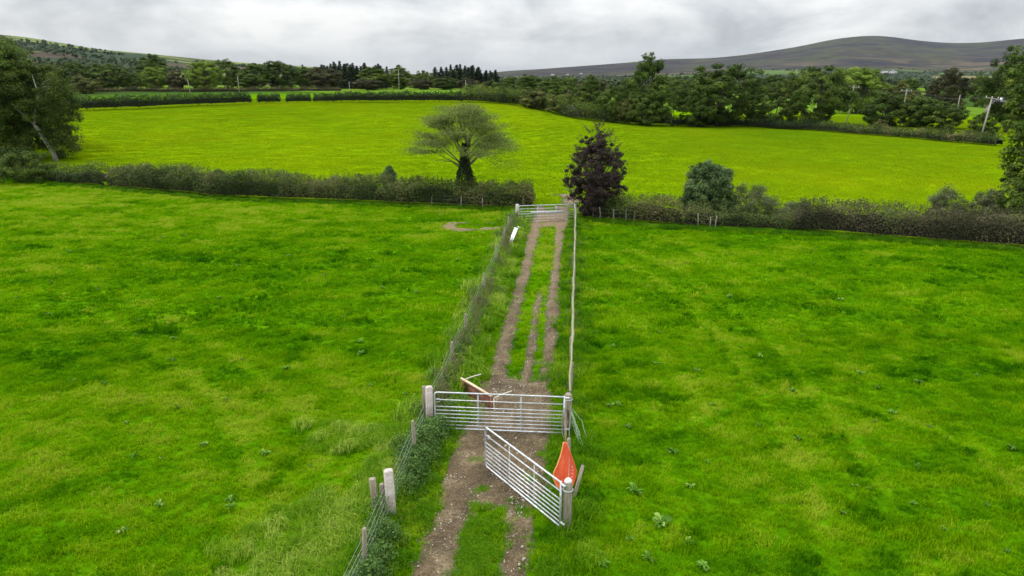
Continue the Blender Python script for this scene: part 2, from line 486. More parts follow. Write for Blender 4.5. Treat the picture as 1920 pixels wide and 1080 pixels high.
cam = bpy.data.cameras.new('camera'); cam.sensor_width = 36; cam.lens = 36 * FPX / 1920
cam.clip_end = 30000; cam.clip_start = .3
co = bpy.data.objects.new('camera', cam); COL.objects.link(co)
co.location = (0, 0, CAMZ); co.rotation_euler = (math.pi / 2 - PITCH, 0, 0)
scene.camera = co
vs = scene.view_settings; vs.view_transform = 'Standard'; vs.look = 'None'; vs.exposure = 0.22; vs.gamma = 1
scene.cycles.use_denoising = True
scene.cycles.max_bounces = 6; scene.cycles.transparent_max_bounces = 4
scene.cycles.diffuse_bounces = 3; scene.cycles.transmission_bounces = 3; scene.cycles.glossy_bounces = 2


# ------------------------------------------------------------------ the ground, one sheet to the horizon
def ground():
    n = 640
    t = np.linspace(-1, 1, n)
    k = math.asinh(9000 / 26.0)
    xs = 26.0 * np.sinh(k * t)
    t2 = np.linspace(-math.asinh(90 / 40.0), math.asinh(9000 / 40.0), n)
    ys = 40 + 40.0 * np.sinh(t2)
    X, Y = np.meshgrid(xs, ys)
    Z = H(X, Y) * 1.0
    D = np.hypot(X, Y)
    V = np.stack([X, Y, Z], -1).reshape(-1, 3)
    i = np.arange(n - 1)
    a = (i[:, None] * n + i[None, :]).ravel()
    Q = np.stack([a, a + 1, a + n + 1, a + n], 1)
    g = Geo(); g.add(V, Q, tone=.5)
    m, nt, nd, ln = new_mat('ground')
    geo = nd.new('ShaderNodeNewGeometry')
    mp = nd.new('ShaderNodeMapping'); mp.inputs['Scale'].default_value = (.6, 1.2, 1); ln.new(geo.outputs['Position'], mp.inputs[0])
    na = noise(nd, ln, mp.outputs[0], .5, 6, .6)
    rn = ramp(nd, [(.3, (.024, .083, .001)), (.5, (.052, .152, .001)), (.7, (.09, .208, .002))]); ln.new(na.outputs[0], rn.inputs[0])
    mp2 = nd.new('ShaderNodeMapping'); mp2.inputs['Scale'].default_value = (.8, .5, 1); ln.new(geo.outputs['Position'], mp2.inputs[0])
    nb = noise(nd, ln, mp2.outputs[0], .16, 8, .62)
    rf = ramp(nd, [(.3, (.088, .18, .001)), (.48, (.128, .22, .001)), (.68, (.163, .248, .001))]); ln.new(nb.outputs[0], rf.inputs[0])  # far field ground: its own yellow-green plus sunlight painted in
    vo = nd.new('ShaderNodeTexVoronoi'); vo.inputs['Scale'].default_value = .006; ln.new(geo.outputs['Position'], vo.inputs['Vector'])
    rw = ramp(nd, [(0, (.03, .06, .012)), (.35, (.075, .14, .015)), (.5, (.03, .05, .014)), (.8, (.09, .15, .018)), (.93, (.13, .12, .05))], 'CONSTANT')
    sp = nd.new('ShaderNodeSeparateColor'); ln.new(vo.outputs['Color'], sp.inputs[0]); ln.new(sp.outputs[0], rw.inputs[0])
    nw = noise(nd, ln, geo.outputs['Position'], .03, 6, .6)
    cw = mixc(nd, ln, .5, rw.outputs[0], nw.outputs[0], 'MULTIPLY')
    cw = mixc(nd, ln, 1.0, cw, (1.5, 1.5, 1.3), 'MULTIPLY')
    af = nd.new('ShaderNodeAttribute'); af.attribute_name = 'far_field'
    aw = nd.new('ShaderNodeAttribute'); aw.attribute_name = 'farmland'
    c = mixc(nd, ln, af.outputs['Fac'], rn.outputs[0], rf.outputs[0])
    c = mixc(nd, ln, aw.outputs['Fac'], c, cw)
    p = nd.new('ShaderNodeBsdfPrincipled'); p.inputs['Roughness'].default_value = .9; p.inputs['Specular IOR Level'].default_value = 0
    ln.new(c, p.inputs['Base Color'])
    bp = nd.new('ShaderNodeBump'); bp.inputs['Strength'].default_value = .5; bp.inputs['Distance'].default_value = .15
    nn = noise(nd, ln, geo.outputs['Position'], 3.0, 5, .65); ln.new(nn.outputs[0], bp.inputs['Height']); ln.new(bp.outputs[0], p.inputs['Normal'])
    out = nd.new('ShaderNodeOutputMaterial'); ln.new(p.outputs[0], out.inputs[0])
    o = g.build('ground', m, shade=True)
    ff = (smooth((Y - hedge_y(X)) / 1.5 + .5) * (1 - .7 * smooth((D - 176) / 14.0) * (X < 0) - .35 * smooth((Y - 152) / 10.0) * (X > 25))).ravel()
    fl = smooth((D - 215) / 30.0).ravel()
    for nm, a_ in (('far_field', ff), ('farmland', fl)):
        at = o.data.attributes.new(nm, 'FLOAT', 'POINT'); at.data.foreach_set('value', a_.astype(np.float32))
    tag(o, kind='structure')


ground()


def mud_sheet(name, fn, x0, x1, y0, y1, st, lift):
    xs = np.arange(x0, x1, st); ys = np.arange(y0, y1, st)
    X, Y = np.meshgrid(xs, ys)
    B = fn(X, Y)
    rough = (fbm(X * 3.1, Y * 2.6, 4) - .5) * .13 + (fbm(X * 9, Y * 7, 2) - .5) * .07 - .05 * (np.abs(np.abs(lane_u(X, Y) - .74) - .028) < .018) * (Y < 16.5)
    Z = H(X, Y) + lift + (rough + .075) * B
    n = len(xs)
    V = np.stack([X, Y, Z], -1).reshape(-1, 3)
    i = np.arange(len(ys) - 1); j = np.arange(n - 1)
    a = (i[:, None] * n + j[None, :]).ravel()
    Q = np.stack([a, a + 1, a + n + 1, a + n], 1)
    Bq = B.ravel()[Q].max(1)
    Q = Q[Bq > .06]
    used, inv = np.unique(Q, return_inverse=True)
    g = Geo(); g.add(V[used], inv.reshape(-1, 4), tone=.5)
    o = g.build(name, M['mud'], shade=True)
    at = o.data.attributes.new('bare', 'FLOAT', 'POINT'); at.data.foreach_set('value', B.ravel()[used].astype(np.float32))
    return tag(o, kind='structure')


def mud_material():
    m, nt, nd, ln = new_mat('mud')
    geo = nd.new('ShaderNodeNewGeometry')
    n1 = noise(nd, ln, geo.outputs['Position'], 1.1, 8, .65)
    r1 = ramp(nd, [(.3, (.040, .028, .013)), (.5, (.088, .063, .032)), (.7, (.165, .125, .072))]); ln.new(n1.outputs[0], r1.inputs[0])
    n2 = noise(nd, ln, geo.outputs['Position'], 14, 4, .7)
    r2 = ramp(nd, [(.35, (.4, .4, .4)), (.65, (1.5, 1.5, 1.5))]); ln.new(n2.outputs[0], r2.inputs[0])
    c = mixc(nd, ln, .8, r1.outputs[0], r2.outputs[0], 'MULTIPLY')
    sx = nd.new('ShaderNodeSeparateXYZ'); ln.new(geo.outputs['Position'], sx.inputs[0])
    n7 = noise(nd, ln, geo.outputs['Position'], .45, 4, .6)
    dry = math_node(nd, ln, 'ADD', math_node(nd, ln, 'MULTIPLY', math_node(nd, ln, 'SUBTRACT', sx.outputs[1], 27), .045), math_node(nd, ln, 'MULTIPLY', math_node(nd, ln, 'SUBTRACT', n7.outputs[0], .5), 1.6), True)
    c = mixc(nd, ln, math_node(nd, ln, 'MULTIPLY', dry, .65), c, (.20, .143, .083))
    vo = nd.new('ShaderNodeTexVoronoi'); vo.inputs['Scale'].default_value = 17; ln.new(geo.outputs['Position'], vo.inputs['Vector'])
    r3 = ramp(nd, [(.12, (1, 1, 1)), (.2, (0, 0, 0))]); ln.new(vo.outputs['Distance'], r3.inputs[0])
    c = mixc(nd, ln, math_node(nd, ln, 'MULTIPLY', r3.outputs[0], .5), c, (.36, .31, .24))
    at = nd.new('ShaderNodeAttribute'); at.attribute_name = 'bare'
    n4 = noise(nd, ln, geo.outputs['Position'], 7, 4, .6)
    k = math_node(nd, ln, 'ADD', at.outputs['Fac'], math_node(nd, ln, 'MULTIPLY', math_node(nd, ln, 'SUBTRACT', n4.outputs[0], .5), .9))
    r5 = ramp(nd, [(.12, (0, 0, 0)), (.36, (1, 1, 1))]); ln.new(k, r5.inputs[0])
    c = mixc(nd, ln, r5.outputs[0], (.055, .075, .018), c)
    p = nd.new('ShaderNodeBsdfPrincipled'); p.inputs['Roughness'].default_value = .85; p.inputs['Specular IOR Level'].default_value = .25
    ln.new(c, p.inputs['Base Color'])
    bp = nd.new('ShaderNodeBump'); bp.inputs['Strength'].default_value = .9; bp.inputs['Distance'].default_value = .04
    ln.new(n2.outputs[0], bp.inputs['Height']); ln.new(bp.outputs[0], p.inputs['Normal'])
    out = nd.new('ShaderNodeOutputMaterial'); ln.new(p.outputs[0], out.inputs[0])
    return m


M['mud'] = mud_material()
mud_sheet('farm_track', bare, -6, 10, 8, 68, .1, .012)
mud_sheet('bare_earth', scrape, ES[0] - 3.4, ES[0] + 2.4, ES[1] - 2.8, ES[1] + 2.8, .12, .012)


# ------------------------------------------------------------------ scattering (stuff nobody could count)
def scatter(name, P, rot, scl, tint, protos, mat):
    n = len(P)
    me = bpy.data.meshes.new(name); me.vertices.add(n); me.vertices.foreach_set('co', np.asarray(P, np.float32).ravel())
    me.materials.append(mat)
    o = bpy.data.objects.new(name, me); COL.objects.link(o)
    a = me.attributes.new('rot', 'FLOAT_VECTOR', 'POINT'); a.data.foreach_set('vector', np.asarray(rot, np.float32).ravel())
    a = me.attributes.new('scl', 'FLOAT_VECTOR', 'POINT'); a.data.foreach_set('vector', np.asarray(scl, np.float32).ravel())
    a = me.attributes.new('tint', 'FLOAT', 'POINT'); a.data.foreach_set('value', np.asarray(tint, np.float32).ravel())
    a = me.attributes.new('pick', 'INT', 'POINT'); a.data.foreach_set('value', rng.integers(0, len(protos), n).astype(np.int32))
    ng = bpy.data.node_groups.new(name, 'GeometryNodeTree')
    ng.interface.new_socket('Geometry', in_out='INPUT', socket_type='NodeSocketGeometry')
    ng.interface.new_socket('Geometry', in_out='OUTPUT', socket_type='NodeSocketGeometry')
    gi = ng.nodes.new('NodeGroupInput'); go = ng.nodes.new('NodeGroupOutput')
    ip = ng.nodes.new('GeometryNodeInstanceOnPoints'); jn = ng.nodes.new('GeometryNodeJoinGeometry')
    for pr in protos:
        po = bpy.data.objects.new(pr.name, pr)
        oi = ng.nodes.new('GeometryNodeObjectInfo'); oi.inputs['Object'].default_value = po; oi.inputs['As Instance'].default_value = True
        ng.links.new(oi.outputs['Geometry'], jn.inputs[0])

    def na(nm, ty):
        q = ng.nodes.new('GeometryNodeInputNamedAttribute'); q.data_type = ty; q.inputs['Name'].default_value = nm
        return q.outputs['Attribute']
    ng.links.new(gi.outputs[0], ip.inputs['Points']); ng.links.new(jn.outputs[0], ip.inputs['Instance'])
    ip.inputs['Pick Instance'].default_value = True
    ng.links.new(na('pick', 'INT'), ip.inputs['Instance Index'])
    ng.links.new(na('rot', 'FLOAT_VECTOR'), ip.inputs['Rotation']); ng.links.new(na('scl', 'FLOAT_VECTOR'), ip.inputs['Scale'])
    ng.links.new(ip.outputs[0], go.inputs[0])
    md = o.modifiers.new('scatter', 'NODES'); md.node_group = ng
    return tag(o, kind='stuff')


def blade_patch(name, n, half, Lr, wd, lean, mat, disc=True, clump=0):
    """n bent grass blades over a patch, leaning mostly one way."""
    if clump:
        cc = rng.uniform(-half, half, (clump, 2)); k = rng.integers(0, clump, n)
        xy = cc[k] + rng.normal(0, half * .16, (n, 2)); lk = (.6 + .8 * rng.random(clump))[k]; ck = rng.random(clump)[k]
    else:
        xy = rng.uniform(-half, half, (n, 2)); lk = np.ones(n); ck = rng.random(n)
    if disc:
        r = np.hypot(*xy.T); s = np.where(r > half, half / np.maximum(r, 1e-6) * np.sqrt(rng.random(n)), 1); xy = xy * s[:, None]
    L = rng.uniform(*Lr, n) * lk
    ang = rng.normal(0, .9, n)
    ld = np.stack([np.cos(ang), np.sin(ang)], 1) * (lean * rng.uniform(.4, 1.4, n))[:, None]
    a2 = rng.uniform(0, 2 * math.pi, n); side = np.stack([np.cos(a2), np.sin(a2), 0 * a2], 1) * (wd * rng.uniform(.7, 1.3, n) / 2)[:, None]
    b = np.concatenate([xy, np.full((n, 1), -.01)], 1)
    mid = b + np.concatenate([ld * (L * .3)[:, None], (L * .6)[:, None]], 1)
    dz = np.maximum(.15, 1 - .75 * np.hypot(*ld.T)) * L
    tip = b + np.concatenate([ld * L[:, None], dz[:, None]], 1)
    V = np.stack([b - side, b + side, mid + side * .8, mid - side * .8, tip], 1).reshape(-1, 3)
    i = np.arange(n) * 5
    g = Geo()
    Q = np.stack([i, i + 1, i + 2, i + 3], 1); T = np.stack([i + 3, i + 2, i + 4], 1)
    tone = np.clip(.55 * rng.random(n) + .45 * ck, 0, 1)
    g.V.append(V); g.Q.append(Q); g.T.append(T); g.tq.append(tone); g.tt.append(tone); g.n = len(V)
    return g.mesh(name, mat)


TRACKS = [  # wheel marks pressed into the meadows: points on the ground, gauge, strength
    ([(1285, 800), (1340, 765), (1420, 744), (1510, 740), (1600, 757), (1700, 790), (1850, 850)], 0, 1.0),
    ([(1105, 452), (1230, 505), (1370, 610), (1460, 720), (1560, 870), (1640, 1075)], 1.8, .8),
    ([(1180, 446), (1420, 500), (1620, 600), (1800, 740), (1950, 900)], 1.8, .5),
    ([(1110, 560), (1220, 700), (1300, 840), (1360, 1070)], 1.8, .45),
    ([(150, 545), (290, 622), (400, 690), (490, 775), (540, 880), (520, 1075)], 1.8, .9),
    ([(-50, 620), (150, 640), (420, 610), (700, 560), (850, 500)], 1.8, .5),
    ([(700, 790), (640, 850), (560, 930), (420, 1075)], .9, 1.0),
    ([(700, 860), (640, 930), (590, 1000), (540, 1078)], .8, .9),
]


def track_arcs(x, y):
    """1 on a pressed wheel mark, and the darker fringe beside it."""
    s = np.zeros_like(x); d_ = np.zeros_like(x)
    for pts, gauge, k in TRACKS:
        P = np.array([G(*p)[:2] for p in pts])
        t = np.linspace(0, len(P) - 1, 70); i = np.clip(t.astype(int), 0, len(P) - 2); f = (t - i)[:, None]
        p0 = P[np.clip(i - 1, 0, None)]; p1 = P[i]; p2 = P[i + 1]; p3 = P[np.clip(i + 2, None, len(P) - 1)]
        C = .5 * (2 * p1 + (p2 - p0) * f + (2 * p0 - 5 * p1 + 4 * p2 - p3) * f ** 2 + (3 * p1 - p0 - 3 * p2 + p3) * f ** 3)
        best = np.full(x.shape, 1e9); sd_ = np.zeros_like(x)
        for a_, b_ in zip(C[:-1], C[1:]):
            v = b_ - a_; L = np.hypot(*v) + 1e-9; v = v / L
            tt = np.clip((x - a_[0]) * v[0] + (y - a_[1]) * v[1], 0, L)
            dx = x - a_[0] - v[0] * tt; dy = y - a_[1] - v[1] * tt; d = np.hypot(dx, dy)
            m = d < best; best = np.where(m, d, best); sd_ = np.where(m, np.sign(v[0] * dy - v[1] * dx) * d, sd_)
        pat = k * (.45 + .9 * fbm(x * .5 + 3, y * .4 + 40, 2))
        for o in ((-gauge / 2, gauge / 2) if gauge else (0,)):
            s = np.maximum(s, pat * np.exp(-((sd_ - o) / .20) ** 2)); d_ = np.maximum(d_, pat * np.exp(-((sd_ - o + .42) / .24) ** 2))
    return np.clip(s, 0, 1), np.clip(d_, 0, 1)


def meadow(name, y0, y1, step, protos, hscale, far=False):
    xs = np.arange(-75, 75, step); ys = np.arange(y0, y1, step)
    X, Y = np.meshgrid(xs, ys); X = X.ravel() + rng.uniform(-.5, .5, X.size) * step; Y = Y.ravel() + rng.uniform(-.5, .5, Y.size) * step
    k = (np.abs(X) < .80 * (Y + 6) + 2) & (Y < hedge_y(X) - .3)
    X, Y = X[k], Y[k]
    b = np.maximum(bare(X, Y), scrape(X, Y))
    u = lane_u(X, Y)
    k = rng.random(len(X)) > b * 1.02
    X, Y, u, b = X[k], Y[k], u[k], b[k]
    Z = H(X, Y)
    big = fbm(X * .11 + 3, Y * .16 + 8, 3); mid = fbm(X * .42 + 30, Y * .75 + 5, 3); sm = fbm(X * 1.2 + 11, Y * 1.9, 3); fine = vnoise(X * 3.1 + 5, Y * 4.2 + 8)
    spot = smooth((fbm(X * 1.0 + 71, Y * 1.5 + 13, 3) - .60) / .12)
    edge = np.exp(-(np.minimum(np.abs(u), np.abs(u - 1)) / .12) ** 2)            # rough strip under the fences
    inl = (u > 0) & (u < 1)
    arcs, dark = track_arcs(X, Y)
    hh = hscale * (.05 + 1.0 * mid + 1.3 * (sm - .3) + .35 * fine) * (1 + .5 * edge) * (1 - .45 * arcs)
    hh = np.where(inl, hh * (1.0 - .35 * np.clip(b * 3, 0, 1)), hh)
    tint = .54 + .55 * (big - .5) + .75 * (mid - .5) + .8 * (sm - .5) + .40 * arcs - .24 * dark + .26 * (fine - .5)
    tint = np.where(inl, tint + .28 * np.exp(-((u - .6) / .17) ** 2) * smooth((Y - 20) / 12.0), tint)
    tint = tint + .16 * smooth((Y - 33) / 22.0) - .06 * (X > 3)
    tint = tint - .2 * spot; hh = hh + .6 * spot * hscale
    rz = rng.normal(.35, .55, len(X)) + 2.6 * (fbm(X * .13, Y * .2 + 60, 2) - .5)
    rot = np.stack([rng.normal(0, .05, len(X)), rng.normal(0, .05, len(X)), rz], 1)
    sc_ = rng.uniform(.9, 1.15, len(X))
    scl = np.stack([sc_, sc_, np.clip(hh * (1 - .45 * b), .22, 2.6)], 1)
    return scatter(name, np.stack([X, Y, Z], 1), rot, scl, tint, protos, M['grass_near'])


nearp = [blade_patch('turf', 135, .29, (.05, .15), .009, .85, M['grass_near'], clump=9) for _ in range(10)]
midp = [blade_patch('turf', 95, .42, (.06, .16), .017, .85, M['grass_near'], clump=8) for _ in range(8)]
meadow('grass', 9, 27, .245, nearp, 1.1)
meadow('grass', 27, 76, .375, midp, 1.15)


def far_meadow():
    st = 1.15
    xs = np.arange(-125, 110, st); ys = np.arange(40, 192, st)
    X, Y = np.meshgrid(xs, ys); X = X.ravel() + rng.uniform(-.5, .5, X.size) * st; Y = Y.ravel() + rng.uniform(-.5, .5, Y.size) * st
    k = (np.abs(X) < .80 * Y + 8) & (Y > hedge_y(X) + .8) & (rng.random(len(X)) > bare(X, Y))
    X, Y = X[k], Y[k]
    big = fbm(X * .04, Y * .03 + 9, 3); mid = fbm(X * .17 + 7, Y * .13, 3)
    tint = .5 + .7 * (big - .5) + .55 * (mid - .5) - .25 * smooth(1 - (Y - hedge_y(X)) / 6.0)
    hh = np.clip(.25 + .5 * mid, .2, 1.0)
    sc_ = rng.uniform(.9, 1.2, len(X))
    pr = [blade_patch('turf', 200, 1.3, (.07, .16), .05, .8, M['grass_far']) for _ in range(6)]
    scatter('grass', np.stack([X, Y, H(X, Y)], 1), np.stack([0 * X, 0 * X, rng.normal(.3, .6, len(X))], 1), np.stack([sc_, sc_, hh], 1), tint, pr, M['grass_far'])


far_meadow()


# ------------------------------------------------------------------ long grass, weeds and stones along the track
def long_grass():
    pr = [blade_patch('tuft', 130, .3, (.22, .5), .012, .7, M['grass_long'], clump=0) for _ in range(5)]
    P, S, Tn, Rz = [], [], [], []

    def put(x, y, s, t):
        P.append((x, y, h1(x, y))); S.append(s); Tn.append(t); Rz.append(random.gauss(.4, .8))
    for A, B, xo, dens in ((LF0, LF1, 0, 1.0), (RF0, RF1, 0, .55)):
        for y in np.arange(9.5, 52, .085):
            if random.random() > dens: continue
            x = fence_x(A, B, y) + random.gauss(0.05, .3)
            put(x, y, random.uniform(.55, 1.2), random.uniform(.2, .75))
            if A is LF0 and y > 19 and random.random() < .95: put(x + random.gauss(.08, .14), y, random.uniform(1.0, 2.0), random.uniform(.45, .95))
    for _ in range(900):                                   # lodged pale grass beside the near left fence
        y = random.uniform(9.5, 20); x = fence_x(LF0, LF1, y) - abs(random.gauss(.9, 1.0))
        if fbm(x * .9, y * .5) > .47: put(x, y, random.uniform(.5, 1.0), random.uniform(.5, 1.0))
    for _ in range(500):                                   # between fence and track
        y = random.uniform(10, 50); u = random.choice([random.uniform(.02, .24), random.uniform(.88, .99)])
        xl = fence_x(LF0, LF1, y); xr = fence_x(RF0, RF1, y)
        x = xl + u * (xr - xl)
        if bare(x, y) < .2: put(x, y, random.uniform(.35, .8), random.uniform(.15, .6))
    c0 = G(890, 1010)
    for _ in range(170):                                   # the tussock between the ruts, nearest the camera
        x = c0[0] + random.gauss(0, .3); y = c0[1] + random.gauss(-.4, .8)
        if bare(x, y) < .6: put(x, y, random.uniform(.35, .7), random.uniform(.3, .7))
    for (px, py) in ((905, 925), (770, 930), (800, 905), (895, 870), (1010, 860), (1000, 905), (1075, 870), (750, 870), (985, 965)):
        c0 = G(px, py)
        for _ in range(9):
            put(c0[0] + random.gauss(0, .09), c0[1] + random.gauss(0, .09), random.uniform(.3, .55), random.uniform(.4, .9))
    for xy in (HL, HR):                                    # along the foot of the hedges
        xy = np.array(xy)
        for _ in range(900):
            k = random.uniform(0, len(xy) - 1.001); i = int(k); q = xy[i] + (xy[i + 1] - xy[i]) * (k - i)
            put(q[0], q[1] - .35 + random.gauss(0, .25), random.uniform(.5, 1.0), random.uniform(.1, .6))
    S_ = np.array(S)
    scatter('long_grass', P, np.stack([np.zeros(len(P)), np.zeros(len(P)), Rz], 1), np.stack([S_, S_, S_ * np.random.default_rng(3).uniform(.7, 1.15, len(P))], 1), Tn, pr, M['grass_long'])


long_grass()


def weed_proto(kind):
    g = Geo()
    if kind == 'dock':                                     # dry seeding stalks
        for _ in range(7):
            a = random.uniform(0, 6.3); r = random.uniform(0, .16); hgt = random.uniform(.6, 1.05)
            p0 = np.array([r * math.cos(a), r * math.sin(a), 0]); p1 = p0 + np.array([random.gauss(0, .12), random.gauss(0, .12), hgt])
            g.tube([p0, (p0 + p1) / 2 + [.01, 0, 0], p1], [.006, .005, .003], 4, False, tone=.8)
            m = 46; t = rng.uniform(.25, 1, m)
            C = p0 + (p1 - p0) * t[:, None] + rng.normal(0, .035, (m, 3))
            g.leaves(C, rng.normal(size=(m, 3)) + [0, 0, .4], rng.uniform(.03, .08, m), rng.uniform(.015, .035, m), np.clip(rng.normal(.62, .22, m) + .3 * (t - .6), 0, 1))
    else:                                                  # nettles and other leafy weeds
        m = 380
        C = rng.normal(0, 1, (m, 3)) * [.2, .2, 0]; C[:, 2] = rng.uniform(.03, .75, m) * np.exp(-(np.hypot(C[:, 0], C[:, 1]) / .45) ** 2)
        g.leaves(C, rng.normal(0, .6, (m, 3)) + [0, 0, 1], rng.uniform(.05, .11, m), rng.uniform(.03, .05, m), np.clip(rng.normal(.5, .22, m) + C[:, 2] * .2, 0, 1))
    return g.mesh('weed_clump', M['weed'] if kind == 'dock' else M['nettle'])


def weeds():
    dk = [weed_proto('dock') for _ in range(4)]; nt_ = [weed_proto('nettle') for _ in range(4)]
    for nm, pr, mat, ranges in (('undergrowth', dk, M['weed'], ((18.8, 21.5, 26, .13), (21, 31, 78, .17), (31, 40, 30, .14), (40, 50, 46, .2))),
                                ('undergrowth', nt_, M['nettle'], ((9, 14, 30, .16), (14, 16.5, 10, .12), (16.2, 20.0, 75, .24), (20, 34, 26, .3), (42, 49.5, 40, .3)))):
        P, S = [], []
        for a, b, n, sd_ in ranges:
            for _ in range(n):
                y = random.uniform(a, b); x = fence_x(LF0, LF1, y) + random.gauss(.12, sd_)
                P.append((x, y, h1(x, y))); S.append(random.uniform(.55, 1.05))
        for y in np.arange(20, 50, .35):
            if nm and random.random() < .4:
                x = fence_x(RF0, RF1, y) + random.gauss(.0, .15); P.append((x, y, h1(x, y))); S.append(random.uniform(.3, .55))
        S = np.array(S); n = len(P)
        scatter(nm, P, np.stack([0 * S, 0 * S, rng.uniform(0, 6.3, n)], 1), np.stack([S, S, S], 1), np.full(n, .5), pr, mat)


weeds()


def gravel():
    pr = []
    for _ in range(5):
        g = Geo(); me_pts = []
        n1_, n2_ = 7, 5
        for i in range(n2_):
            th = math.pi * i / (n2_ - 1)
            for k in range(n1_):
                ph = 2 * math.pi * k / n1_; rr = random.uniform(.75, 1.15)
                me_pts.append((rr * math.sin(th) * math.cos(ph), .8 * rr * math.sin(th) * math.sin(ph), .6 * rr * math.cos(th)))
        Q = [(i * n1_ + k, i * n1_ + (k + 1) % n1_, (i + 1) * n1_ + (k + 1) % n1_, (i + 1) * n1_ + k) for i in range(n2_ - 1) for k in range(n1_)]
        g.add(me_pts, Q); pr.append(g.mesh('pebble', M['stone']))
    P, S = [], []
    n = 60000
    Y = 9.5 + 42 * np.random.default_rng(8).random(n) ** 1.5; X = fence_x(LF0, LF1, Y) + rng.random(n) * 4.2
    b = bare(X, Y); k = (rng.random(n) < b * (.12 + .5 * np.clip(fbm(X * .8, Y * .6) * 2 - .85, 0, 1)))
    X, Y = X[k], Y[k]
    S = np.exp(rng.normal(math.log(.012), .5, len(X))); S = np.clip(S, .005, .05)
    scatter('gravel', np.stack([X, Y, H(X, Y) + .075 + S * .2], 1), rng.uniform(0, 6, (len(X), 3)), np.stack([S, S, S], 1), np.full(len(X), .5), pr, M['stone'])


gravel()


# ------------------------------------------------------------------ trees
def limb(g, p0, p1, r0, r1, sag=.1, n=6, sides=6):
    p0 = np.array(p0, float); p1 = np.array(p1, float)
    t = np.linspace(0, 1, n)[:, None]
    L = np.linalg.norm(p1 - p0)
    P = p0 + (p1 - p0) * t
    P[1:-1] += rng.normal(0, .03 * L, (n - 2, 3))
    P[:, 2] += (sag * L * np.sin(math.pi * t))[:, 0]
    g.tube(P, r0 + (r1 - r0) * t[:, 0] ** .8, sides)
    return P


def broadleaf(h=10.0, w=8.0, bottom=.2, nclump=70, per=55, leaf=.34, csize=.95, shape='round', trunk_r=.22, open_=.0, lobes=.28, seed=None):
    return broadleaf_crown(h, w, bottom, int(nclump * 1.7), per * .95, leaf * .8, csize * .8, shape, trunk_r, open_, lobes * .75, seed)


def broadleaf_crown(h=10.0, w=8.0, bottom=.2, nclump=70, per=55, leaf=.34, csize=.95, shape='round', trunk_r=.22, open_=.0, lobes=.28, seed=None):
    """Tapered trunk with limbs; crown of leaf clumps spread through an uneven volume."""
    tr, cr = Geo(), Geo()
    top = np.array([rng.normal(0, .25), rng.normal(0, .25), h * .78])
    tp = limb(tr, (0, 0, -.2), top, trunk_r, trunk_r * .25, 0, 8, 8)
    zc = h * (bottom + (1 - bottom) * .5); rz = h * (1 - bottom) * .5
    ph = rng.uniform(0, 6.3, 6)
    C = []
    while len(C) < nclump:
        d = rng.normal(size=3); d /= np.linalg.norm(d)
        az = math.atan2(d[1], d[0]); el = math.asin(d[2])
        k = 1 + lobes * (math.sin(2 * az + ph[0] + 1.5 * el) * .5 + math.sin(3 * az + ph[1] - 2 * el) * .35 + math.sin(5 * el + ph[2] + az) * .35)
        r = rng.uniform(.35, 1.0) ** .55 * k
        p = d * r
        if shape == 'tall': p[0] *= (1 - .35 * max(p[2], 0)); p[1] *= (1 - .35 * max(p[2], 0))
        if shape == 'cone':
            q = (1 - np.clip((p[2] + 1) / 2, 0, 1)) ** .75 * 1.35; p[0] *= q; p[1] *= q
        if shape == 'low' and p[2] < 0: p[2] *= .9; p[0] *= 1.06; p[1] *= 1.06
        p[2] = min(p[2], 1.0)
        C.append((p[0] * w * .5, p[1] * w * .5, zc + p[2] * rz))
        if p[2] > .72 or np.hypot(p[0], p[1]) > .95: C.append((p[0] * w * .38, p[1] * w * .38, zc + p[2] * rz * .76))
    C = np.array(C)
    ctr = np.array([0, 0, zc - .15 * rz])
    for i in rng.permutation(len(C))[:max(6, nclump // 4)]:
        c = C[i]
        f = np.clip((c[2] / h) * .75 - .12, .1, .95); j = int(f * 7)
        limb(tr, tp[j], c, trunk_r * .38 * (1 - f * .6), .02, .06, 5, 5)
    ct = np.clip(rng.normal(.48, .17, len(C)), 0, 1)
    for c, t0 in zip(C, ct):
        n = int(per * 2.0 * rng.uniform(.6, 1.35)); s = csize * rng.uniform(.65, 1.25)
        o = rng.normal(0, 1, (n, 3)); o /= np.linalg.norm(o, axis=1)[:, None]
        rr = s * rng.uniform(.15, 1, n) ** .6
        P = c + o * rr[:, None] * [1, 1, .72]
        N = o * .7 + (P - ctr) / (np.linalg.norm(P - ctr, axis=1)[:, None] + .1) * .6 + rng.normal(0, .45, (n, 3)) + [0, 0, .45]
        lf = leaf * 1.25 * rng.uniform(.6, 1.3, n)
        cr.leaves(P, N, lf, lf * .62, np.clip(t0 + rng.normal(0, .14, n), 0, 1))
    return tr, cr


def conifer(h=12.0, w=5.0, seed=0, leaf=.5):
    tr, cr = Geo(), Geo()
    tr.tube([(0, 0, -.2), (0.05, 0, h * .5), (0, 0, h * .98)], [.2, .12, .02], 7)
    z = h * .1
    while z < h * .99:
        R = w * .5 * (1 - z / h) ** .85 * rng.uniform(.8, 1.15) + .12
        nb = int(6 + 5 * (1 - z / h)); a0 = rng.uniform(0, 6.3)
        for k in range(nb):
            a = a0 + k * 6.283 / nb + rng.normal(0, .2); r_ = R * rng.uniform(.7, 1.15)
            d = np.array([math.cos(a), math.sin(a), -.28])
            n = max(4, int(14 * r_ / (w * .5)) + 3)
            t = rng.uniform(.1, 1, n)
            P = np.array([0, 0, z]) + d * (t * r_)[:, None] + rng.normal(0, .12, (n, 3)); P[:, 2] -= .1 * t
            cr.leaves(P, rng.normal(0, .5, (n, 3)) + [0, 0, 1] + d * .4, leaf * rng.uniform(.7, 1.3, n), leaf * .45, np.clip(rng.normal(.45, .2, n) + .15 * t, 0, 1))
        z += h * .035 * rng.uniform(.8, 1.2)
    return tr, cr


PROTO = {}


